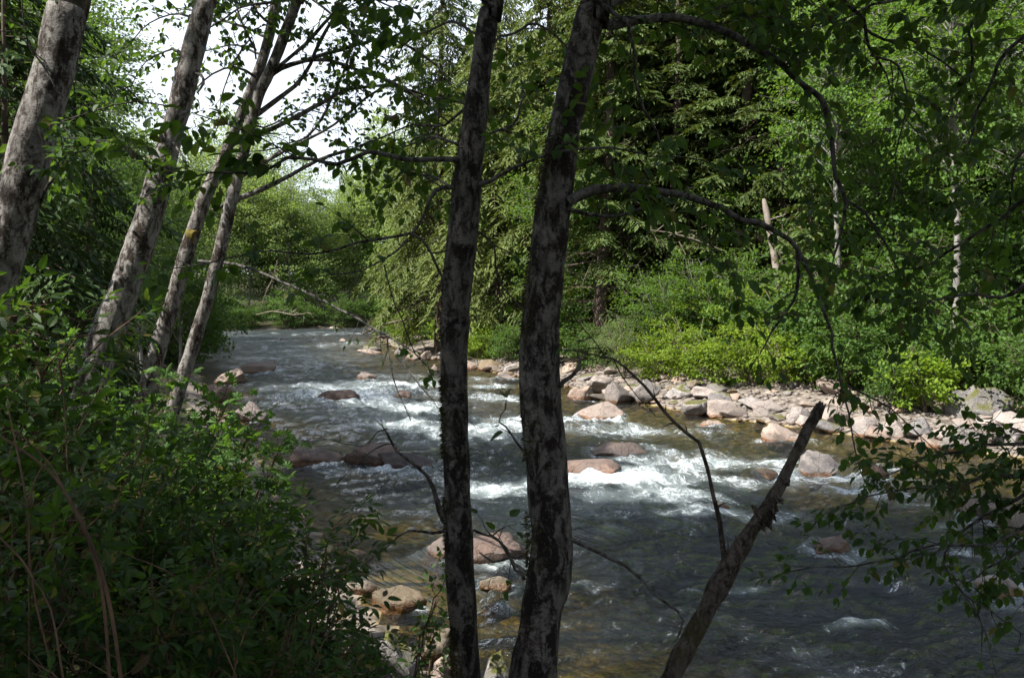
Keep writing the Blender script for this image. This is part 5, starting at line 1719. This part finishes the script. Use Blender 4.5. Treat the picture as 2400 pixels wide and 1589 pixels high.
DL = [
    ([(546, 472, 19), (580, 458, 16), (650, 426, 14), (740, 376, 12), (830, 352, 10), (900, 362, 8), (1000, 420, 7), (1060, 462, 5)], 10.3, 10.8, dict(TD, leafy=0.6, start=0.4)),
    ([(580, 326, 20), (615, 310, 17), (700, 270, 15), (760, 236, 12), (820, 212, 10), (900, 208, 9), (960, 215, 8), (1040, 232, 7), (1110, 256, 5)], 10.3, 11.0, dict(TD, leafy=0.75)),
    ([(596, 272, 17), (625, 252, 15), (690, 200, 13), (740, 120, 11), (790, 30, 9), (815, -40, 8)], 10.3, 10.6, dict(TD, leafy=0.9)),
    ([(622, 182, 17), (655, 163, 14), (720, 140, 12), (800, 118, 10), (870, 98, 9), (930, 97, 8), (980, 122, 8), (1030, 158, 7), (1060, 205, 5)], 10.35, 11.2, dict(TD, leafy=0.6)),
    ([(632, 172, 15), (660, 150, 13), (740, 80, 11), (800, 10, 10), (830, -40, 9)], 10.3, 10.0, dict(TD, leafy=0.9)),
    ([(630, 182, 16), (662, 160, 14), (700, 148, 12), (770, 146, 11), (840, 166, 10), (910, 192, 9), (980, 232, 8), (1060, 284, 6)], 10.3, 10.4, dict(TD, leafy=0.6)),
    ([(556, 424, 14), (585, 402, 12), (630, 375, 11), (700, 335, 10), (780, 290, 9), (860, 232, 8), (925, 192, 6)], 10.6, 10.9, dict(TD, leafy=0.7)),
    ([(640, 366, 9), (740, 300, 9), (810, 160, 8), (850, 40, 7), (870, -40, 6)], 10.8, 11.2, dict(TD, leafy=0.8)),
    ([(600, 120, 8), (570, 60, 7), (550, 0, 6), (540, -50, 5)], 10.2, 10.0, dict(TD, leafy=0.8, tlen=(0.3, 0.8))),
    ([(600, 140, 6), (590, 90, 6), (550, 150, 5), (520, 230, 4), (505, 300, 3)], 10.1, 9.8, dict(TD, leafy=0.8, tlen=(0.2, 0.5), spacing=0.16, start=0.35)),
    ([(690, 0, 9), (620, 10, 8), (560, 20, 6), (490, 60, 4)], 10.3, 9.6, dict(TD, leafy=0.95, start=0.1)),
    ([(720, -60, 9), (800, -20, 8), (880, 0, 6), (930, 30, 4)], 10.4, 9.4, dict(TD, leafy=0.95, start=0.1)),
    ([(705, -20, 9), (760, 20, 8), (820, 70, 6), (860, 130, 4)], 10.4, 10.0, dict(TD, leafy=0.95, start=0.1)),
]
put_limbs(oD, bD, DL, np.random.default_rng(103), 'alder', 260, 420, 'bark_pale')
CL = [
    ([(465, 612, 10), (530, 618, 9), (600, 636, 9), (680, 670, 8), (760, 706, 8), (840, 752, 7), (920, 797, 6), (985, 835, 4)], 10.7, 9.4, dict(TD, leafy=0.08, tlen=(0.15, 0.5), spacing=0.3)),
    ([(908, 792, 6), (914, 850, 5), (934, 920, 4), (956, 985, 3)], 9.5, 9.3, dict(spacing=0.14, tlen=(0.05, 0.2), start=0.1, leafy=0, sub=0, r0=0.005)),
    ([(926, 835, 5), (965, 880, 4), (1005, 925, 3), (1020, 960, 2)], 9.5, 9.4, dict(spacing=0.14, tlen=(0.05, 0.25), start=0.1, leafy=0, sub=0, r0=0.005)),
    ([(500, 492, 12), (530, 478, 11), (560, 468, 10)], 10.7, 10.5, None),
    ([(640, 60, 10), (600, 30, 8), (560, -40, 6)], 10.9, 10.6, dict(TD, leafy=0.9)),
    ([(600, 182, 9), (545, 160, 7), (470, 190, 5), (420, 250, 4)], 10.8, 10.0, dict(TD, leafy=0.9, tlen=(0.3, 0.7))),
    ([(618, 130, 9), (560, 110, 7), (500, 110, 5), (440, 140, 4)], 10.9, 11.5, dict(TD, leafy=0.9, tlen=(0.3, 0.8))),
    ([(560, 280, 8), (620, 300, 7), (700, 260, 5), (770, 270, 4)], 10.8, 11.6, dict(TD, leafy=0.8, tlen=(0.3, 0.8))),
    ([(630, 90, 10), (560, 60, 8), (480, 30, 6), (420, 20, 4)], 10.9, 11.6, dict(TD, leafy=0.95)),
]
put_limbs(oC, bC, CL, np.random.default_rng(104), 'alder', 90, 450, 'bark_limb')
BL = [([(474, 60, 8), (420, 35, 6), (350, 55, 4), (300, 110, 3)], 7.95, 8.8, dict(TD, leafy=0.9, leaf=0.075, tlen=(0.25, 0.6))),
      ([(452, 140, 8), (400, 120, 6), (345, 140, 4), (310, 190, 3)], 7.95, 8.8, dict(TD, leafy=0.9, leaf=0.075, tlen=(0.2, 0.5))),
      ([(452, 170, 9), (468, 178, 9), (470, 200, 8), (462, 214, 6)], 7.85, 7.75, None),
      ([(430, 260, 6), (330, 240, 5), (220, 262, 4), (150, 280, 3)], 7.9, 7.2, dict(TD, leafy=0.8, leaf=0.08, spacing=0.15)),
      ([(372, 420, 8), (300, 350, 6), (220, 330, 4), (120, 330, 3)], 7.8, 6.6, dict(TD, leafy=0.9, leaf=0.085, spacing=0.13)),
      ([(400, 330, 8), (440, 380, 6), (420, 440, 4), (360, 460, 3)], 7.8, 7.2, dict(TD, leafy=0.9, leaf=0.08, spacing=0.13, tlen=(0.2, 0.5)))]
put_limbs(oB, bB, BL, np.random.default_rng(105), 'alder', 90, 470)
AL = [([(150, 230, 4), (75, 110, 5), (70, 30, 4), (60, -40, 3)], 5.6, 5.4, dict(spacing=0.2, tlen=(0.1, 0.4), leafy=0.2, leaf=0.06)),
      ([(110, 150, 4), (70, 115, 4), (30, 80, 3), (0, 72, 3)], 5.55, 5.4, dict(spacing=0.2, tlen=(0.1, 0.3), leafy=0.2, leaf=0.06)),
      ([(88, 490, 10), (120, 420, 8), (150, 370, 6), (230, 355, 5), (320, 350, 3)], 5.8, 5.0, dict(spacing=0.09, tlen=(0.15, 0.4), leafy=1, leaf=0.075))]
put_limbs(oA, bA, AL, np.random.default_rng(106), 'alder', 60, 480)

# --- the leaning dead snag in front
lnG = smooth_line(px_line([(1520, 1690, 70), (1575, 1585, 62), (1635, 1470, 55), (1692, 1360, 52), (1745, 1270, 46), (1790, 1200, 44), (1830, 1130, 38), (1866, 1060, 34), (1896, 1000, 33), (1918, 962, 31)], 4.05, 4.25), 0.03)
baseG = lnG[0][:3].copy()
baseG[2] = min(baseG[2], gz(baseG[0], baseG[1]) + 0.02)
lnG = np.vstack([[*baseG, lnG[0][3] * 1.1], lnG[1:]])
oG = thing("leaning_snag", "dead leaning trunk with a broken-off top in front of the river", "dead tree", tuple(baseG))
b = MB()
tube(b, lnG[:, :3] - baseG, lnG[:, 3] * 0.76, 20, 0.9, 21)
b.build("trunk", M['snag'], oG)
b = MB()
rg = np.random.default_rng(3)
tip = lnG[-1][:3] - baseG
ax = unit(lnG[-1][:3] - lnG[-6][:3])
S = []
for k in range(26):
    a_ = rg.uniform(0, 6.28)
    e1 = unit(np.cross(ax, [0, 1, 0.2]))
    e2 = np.cross(ax, e1)
    q = tip + (e1 * math.cos(a_) + e2 * math.sin(a_)) * rg.uniform(0.0, 0.033) - ax * 0.03
    S.append((*q, *(q + ax * rg.uniform(0.035, 0.085) + rg.normal(0, 0.004, 3)), 0.012, 0.003))
segs_to_prisms(b, S, 5)
b.build("splintered_tip", M['snag'], oG, False)
b = MB()
S = []
for (px, py, dx, dz) in ((1815, 1182, 0.022, -0.04), (1806, 1196, 0.022, -0.05), (1798, 1208, 0.018, -0.06), (1822, 1165, 0.03, -0.02), (1840, 1132, 0.03, 0.015), (1802, 1205, 0.01, -0.05), (1785, 1228, 0.015, -0.03), (1735, 1265, -0.02, 0.02), (1775, 1200, -0.02, 0.03)):
    p = P(px, py, 4.1) - baseG
    for q in range(3):
        S.append((*(p + rg.normal(0, .01, 3)), *(p + np.array([dx, 0, dz]) * rg.uniform(.7, 1.2) + rg.normal(0, .008, 3)), 0.016, 0.004))
S = [(*q[:6], q[6] * 0.75, q[7]) for q in S]
segs_to_prisms(b, S, 5)
b.build("loose_bark", M['snag'], oG, False)["kind"] = "stuff"
GL = [([(1700, 1350, 26), (1697, 1310, 17), (1688, 1230, 14), (1672, 1160, 13), (1655, 1100, 12), (1630, 1040, 12), (1590, 985, 11), (1540, 930, 10), (1490, 880, 8), (1440, 846, 6), (1390, 822, 5), (1320, 808, 3)], 4.15, 4.3, dict(spacing=0.11, tlen=(0.03, 0.10), start=0.03, leafy=0, sub=0, r0=0.005)),
      ([(1420, 838, 4), (1400, 800, 4), (1380, 770, 3)], 4.25, 4.2, dict(spacing=0.1, tlen=(0.1, 0.3), leafy=0.05, leaf=0.05, sub=1)),
      ([(1440, 846, 4), (1500, 935, 3), (1540, 975, 2)], 4.27, 4.3, None)]
put_limbs(oG, baseG, GL, np.random.default_rng(107), 'alder', 10, 490, 'snag')

# ------------------------------------------------------------------ near shrubs
def shrub_proto(seed, kind, h, spread_, canes, leaf, gap, tl, sp, bark='cane', leafy=1.0, low=0.25):
    rg = np.random.default_rng(seed)
    out = []
    for c in range(canes):
        az = rg.uniform(0, 6.28)
        hh = h * rg.uniform(0.6, 1.05)
        rr = spread_ * rg.uniform(0.3, 1.0)
        t = np.linspace(0, 1, 14)
        ln = np.column_stack([rr * np.cos(az) * t ** 1.5 + rg.normal(0, 0.012, 14), rr * np.sin(az) * t ** 1.5 + rg.normal(0, 0.012, 14), hh * (t - 0.18 * t ** 3) * 1.15])
        rad = np.linspace(0.009, 0.0035, 14)
        segs, leaves = grow_twigs(np.column_stack([ln, rad]), rg, spacing=sp, tlen=tl, start=low, leaf=leaf, droop=0.25, sub=1, leaf_gap=gap, leafy=leafy, r0=0.0035, up=0.35)
        b = MB()
        tube(b, ln, rad, 6, 0.1, seed + c)
        out.append((b.mesh("cane", M[bark]), segs, leaves))
    return out


def make_shrub(name, protos, kind, x, y, label, scale, rz, single, group, cat="shrub"):
    o = thing(name, label, cat, (x, y, gz(x, y) - 0.03), rz, group)
    o.scale = (scale, scale, scale)
    allL, allS = [], []
    for cm, segs, leaves in protos:
        link("cane", cm, o)
        allS += segs
        allL += leaves
    # choose the leaves nearest the viewer as single leaves
    A = np.asarray(allL, float)
    c, s = math.cos(rz), math.sin(rz)
    wy_ = (A[:, 0] * s + A[:, 1] * c) * scale + y
    wz_ = A[:, 2]
    order = np.argsort(wy_ - 0.8 * wz_)
    one = order[:single]
    rest = order[single:]
    for k in one:
        l = link("leaf", LEAF_MESH[kind], o)
        l.matrix_basis = pose(A[k, :3], A[k, 3:6], A[k, 6:9], A[k, 9])
    b = MB()
    t, m_ = LEAF_T[kind]
    scatter(b, t, A[rest, :3], A[rest, 3:6], A[rest, 6:9], A[rest, 9])
    b.build("foliage", M[m_], o, False)["kind"] = "stuff"
    b = MB()
    segs_to_prisms(b, allS, 3)
    b.build("twigs", M['cane'], o, False)["kind"] = "stuff"
    return o


BERRY = [shrub_proto(51, 'berry', 1.25, 0.45, 11, 0.105, 0.10, (0.12, 0.36), 0.11), shrub_proto(52, 'berry', 1.25, 0.5, 11, 0.088, 0.085, (0.12, 0.38), 0.11), shrub_proto(53, 'berry', 1.2, 0.42, 10, 0.12, 0.115, (0.12, 0.4), 0.11)]
MAPLE = [shrub_proto(54, 'maple', 1.4, 0.55, 8, 0.105, 0.085, (0.15, 0.42), 0.10), shrub_proto(55, 'maple', 1.4, 0.5, 8, 0.095, 0.075, (0.15, 0.4), 0.10)]
ALSH = [shrub_proto(56, 'alder', 1.3, 0.40, 6, 0.055, 0.05, (0.12, 0.3), 0.10, leafy=0.85, low=0.3)]
gB = "understorey bushes of the near left bank"
NEAR = [  # px, Y, top py, proto, kind, label
    (40, 2.6, 1130, BERRY[0], 'berry', "dark bush filling the lower left corner"),
    (230, 2.7, 1230, BERRY[1], 'berry', "dark bush at the bottom edge below the arching canes"),
    (420, 2.8, 1250, BERRY[2], 'berry', "bush at the bottom edge right of the arching canes"),
    (570, 3.0, 1310, BERRY[0], 'berry', "bush at the bottom edge under the straw-coloured twig"),
    (690, 3.3, 1370, BERRY[1], 'berry', "bush at the bottom edge left of the sapling"),
    (800, 3.7, 1470, BERRY[2], 'berry', "low bush at the bottom edge nearest the thin trunk"),
    (-40, 3.6, 860, BERRY[2], 'berry', "bush at the left edge in front of the thickest leaning trunk"),
    (130, 3.8, 950, BERRY[1], 'berry', "bush above the lower left corner, behind the bare stems"),
    (320, 4.0, 1040, BERRY[0], 'berry', "bush in the middle of the dark thicket"),
    (480, 4.2, 1130, BERRY[2], 'berry', "bush right of the thicket's middle"),
    (580, 4.3, 1190, BERRY[1], 'berry', "bush with pointed leaflets standing out before the shaded water"),
    (715, 4.3, 1175, BERRY[0], 'berry', "tall sprig of pointed leaves reaching highest before the water"),
    (20, 5.0, 640, BERRY[0], 'berry', "tall bush at the left edge across the foot of the thickest trunk"),
    (150, 5.4, 760, MAPLE[0], 'maple', "maple bush between the thickest trunk and the second trunk's foot"),
    (290, 6.0, 880, MAPLE[1], 'maple', "maple bush just right of the second trunk's foot"),
    (420, 6.2, 900, MAPLE[0], 'maple', "maple bush covering the foot of the slimmest leaning trunk"),
    (500, 6.3, 905, MAPLE[1], 'maple', "maple with spread star-shaped leaves against the river"),
    (520, 7.2, 985, MAPLE[0], 'maple', "sunlit maple bush below the star-shaped leaves"),
    (570, 8.0, 1075, ALSH[0], 'alder', "small-leaved sunlit bush overhanging the shaded water"),
    (640, 7.4, 1110, ALSH[0], 'alder', "small-leaved bush reaching furthest over the shaded water"),
    (430, 5.2, 1020, MAPLE[1], 'maple', "shaded maple bush in front of the sunlit one"),
    (250, 4.8, 960, BERRY[2], 'berry', "bush in front of the second trunk's foot"),
    (500, 5.2, 1100, BERRY[0], 'berry', "shaded bush under the small-leaved sunlit bush"),
    (680, 5.8, 1220, ALSH[0], 'alder', "small-leaved bush above the sunlit tan boulders"),
    (950, 6.2, 1300, ALSH[0], 'alder', "slender upright sapling in front of the tan boulders"),
    (1000, 6.6, 1290, ALSH[0], 'alder', "second slender sapling touching the thin trunk's left side"),
    (90, 8.6, 700, MAPLE[0], 'maple', "maple bush in deep shade behind the thickest trunk"),
    (380, 9.0, 850, MAPLE[1], 'maple', "maple bush behind the third leaning trunk's foot"),
    (470, 11.5, 880, MAPLE[0], 'maple', "bush at the shore right of the slimmest leaning trunk"),
]
for k, (px, Y, pt, proto, kind, lab) in enumerate(NEAR):
    x = (px - CX) / F * Y
    z0 = gz(x, Y)
    ztop = EYE - (pt - CY) / F * Y
    hgt = {'berry': 1.35, 'maple': 1.55, 'alder': 1.42}[kind]
    s = max(0.35, min(2.2, (ztop - z0) / hgt))
    protos = proto
    if kind == 'alder' and px > 900:
        protos = proto[:3]
    nm_ = {'berry': "salmonberry_bush", 'maple': "maple_bush", 'alder': "alder_sapling"}[kind]
    make_shrub(nm_, protos, kind, x, Y, lab, s, 0.9 * k, 42, gB)

def fern_proto(seed, n=13, L=0.75):
    rg = np.random.default_rng(seed)
    out = []
    for k in range(n):
        az = 6.283 * k / n + rg.normal(0, 0.2)
        ln_ = L * rg.uniform(0.7, 1.1)
        t = np.linspace(0, 1, 30)
        o_ = np.array([math.cos(az), math.sin(az), 0])
        sd_ = np.array([-o_[1], o_[0], 0])
        ax_ = o_ * (ln_ * 0.8 * t ** 1.15)[:, None] + np.array([0, 0, 1.0]) * (ln_ * (0.95 * t - 0.62 * t ** 2.4))[:, None]
        b = MB()
        tube(b, ax_, np.linspace(0.0035, 0.0008, 30), 4, cap=False)
        pos, xd, nm, sz = [], [], [], []
        for j in range(4, 30):
            w = ln_ * 0.17 * math.sin(math.pi * min(1, (t[j] - 0.08) * 1.05)) ** 0.7 + 0.008
            for g in (1, -1):
                pos.append(ax_[j])
                xd.append(sd_ * g + o_ * 0.35 + np.array([0, 0, -0.25]) + rg.normal(0, 0.06, 3))
                nm.append(np.array([0, 0, 1.0]) + rg.normal(0, 0.12, 3))
                sz.append(w * rg.uniform(0.85, 1.1))
        scatter(b, SLIM_LEAF, pos, xd, nm, sz)
        out.append(b.mesh("frond", M['leaf_berry'], False))
    return out


FERN = [fern_proto(81), fern_proto(82, 11, 0.65)]
for k, (px, Y, sc_, lab) in enumerate(((25, 2.35, 0.8, "fern in the bottom left corner under the arching canes"), (345, 2.9, 0.75, "fern at the bottom edge between the dark bushes"), (850, 3.75, 0.75, "fern at the bottom edge left of the two trunks"),
                                      (150, 3.3, 1.2, "fern higher up among the bushes at the left"), (690, 3.9, 0.9, "fern among the bushes below the sprig of pointed leaves"), (960, 5.6, 0.8, "small fern on the shore beside the thin trunk's foot"))):
    x = (px - CX) / F * Y
    o = thing("sword_fern", lab, "fern", (x, Y, gz(x, Y)), k * 0.7, "ferns of the near bank")
    o.scale = (sc_ * 1.3,) * 3
    for m_ in FERN[k % 2]:
        link("frond", m_, o)

# low cover on the near bank floor
b = MB()
rg = np.random.default_rng(33)
pts = np.column_stack([rg.uniform(-9, 2.2, 9000), rg.uniform(1.6, 14, 9000)])
d, rt = river(pts)
pts = pts[(d > 0.5) & (~rt) & (np.abs(pts[:, 0]) < pts[:, 1] * 0.75 + 0.5)]
zz = terrain(pts) + rg.uniform(0.02, 0.30, len(pts))
ang = rg.uniform(0, 6.28, len(pts))
scatter(b, LEAFLET, np.column_stack([pts, zz]), np.column_stack([np.cos(ang), np.sin(ang), rg.normal(-0.2, .3, len(pts))]),
        np.column_stack([rg.normal(0, .4, (len(pts), 2)), np.ones(len(pts))]), rg.uniform(0.06, 0.14, len(pts)))
tag(b.build("undergrowth", M['leaf_berry'], None, False), "low leafy ground cover under the near bushes", None, None, "stuff")

# bare arching canes at the lower left
CANES = [
    ("long reddish cane arching down from the left edge through the thicket", [(-20, 1010, 8), (60, 1060, 9), (130, 1120, 11), (190, 1220, 13), (235, 1330, 14), (262, 1440, 15), (285, 1600, 16)], 2.3),
    ("reddish cane beside the longest one, bending at its top", [(60, 1030, 5), (120, 1090, 7), (160, 1170, 9), (205, 1260, 11), (240, 1390, 13), (258, 1600, 13)], 2.35),
    ("crooked thin stem rising at the left edge", [(20, 960, 6), (45, 1080, 7), (62, 1180, 8), (66, 1270, 8), (80, 1390, 9), (100, 1480, 10), (130, 1600, 10)], 2.4),
    ("pale forked twig crossing the reddish canes", [(160, 1030, 4), (110, 1080, 5), (80, 1130, 6), (68, 1190, 5)], 2.45),
    ("thin stem slanting across the lower left corner", [(-10, 1250, 7), (50, 1310, 8), (80, 1360, 8), (120, 1430, 8), (150, 1600, 9)], 2.1),
    ("dark straight stem leaning right up to the maples", [(352, 985, 5), (310, 1100, 6), (270, 1180, 7), (245, 1300, 7), (190, 1600, 8)], 3.2),
    ("dark upright stem in front of the second trunk's foot", [(138, 850, 5), (152, 960, 6), (158, 1080, 7), (165, 1250, 7), (160, 1600, 8)], 3.4),
    ("straw-coloured twig arching over the bottom bushes", [(295, 1300, 4), (350, 1320, 5), (420, 1355, 5), (480, 1420, 6), (560, 1600, 6)], 2.6),
    ("curving twig at the bottom left of the sapling", [(860, 1345, 3), (760, 1345, 4), (650, 1360, 5), (560, 1420, 6), (520, 1600, 7)], 3.0),
    ("dark stem rising between the bottom bushes", [(640, 1390, 4), (590, 1450, 6), (560, 1520, 7), (540, 1620, 8)], 2.6),
    ("dark cane leaning right at the bottom edge", [(500, 1290, 4), (520, 1400, 6), (545, 1500, 7), (550, 1620, 8)], 2.7),
]
for k, (lab, rows, Y) in enumerate(CANES):
    L = smooth_line(px_line(rows[::-1], Y, Y + 0.15), 0.05)
    L[:, 3] *= 0.55
    base = L[0][:3].copy()
    g0 = gz(base[0], base[1])
    if base[2] > g0:
        L = np.vstack([[base[0], base[1], g0 - 0.05, L[0][3]], L])
        base = np.array([base[0], base[1], g0])
    o = thing("bare_cane", lab, "stem", tuple(base))
    b = MB()
    tube(b, L[:, :3] - base, np.maximum(L[:, 3], 0.0018), 6, 0.2, k)
    b.build("cane", M['cane'], o)
    rg = np.random.default_rng(600 + k)
    segs, _ = grow_twigs(L, rg, spacing=0.22, tlen=(0.05, 0.2), start=0.3, leafy=0, sub=0, r0=0.0018)
    S = np.asarray(segs)
    S[:, 0:3] -= base
    S[:, 3:6] -= base
    b = MB()
    segs_to_prisms(b, S, 4)
    b.build("twigs", M['cane'], o, False)["kind"] = "stuff"
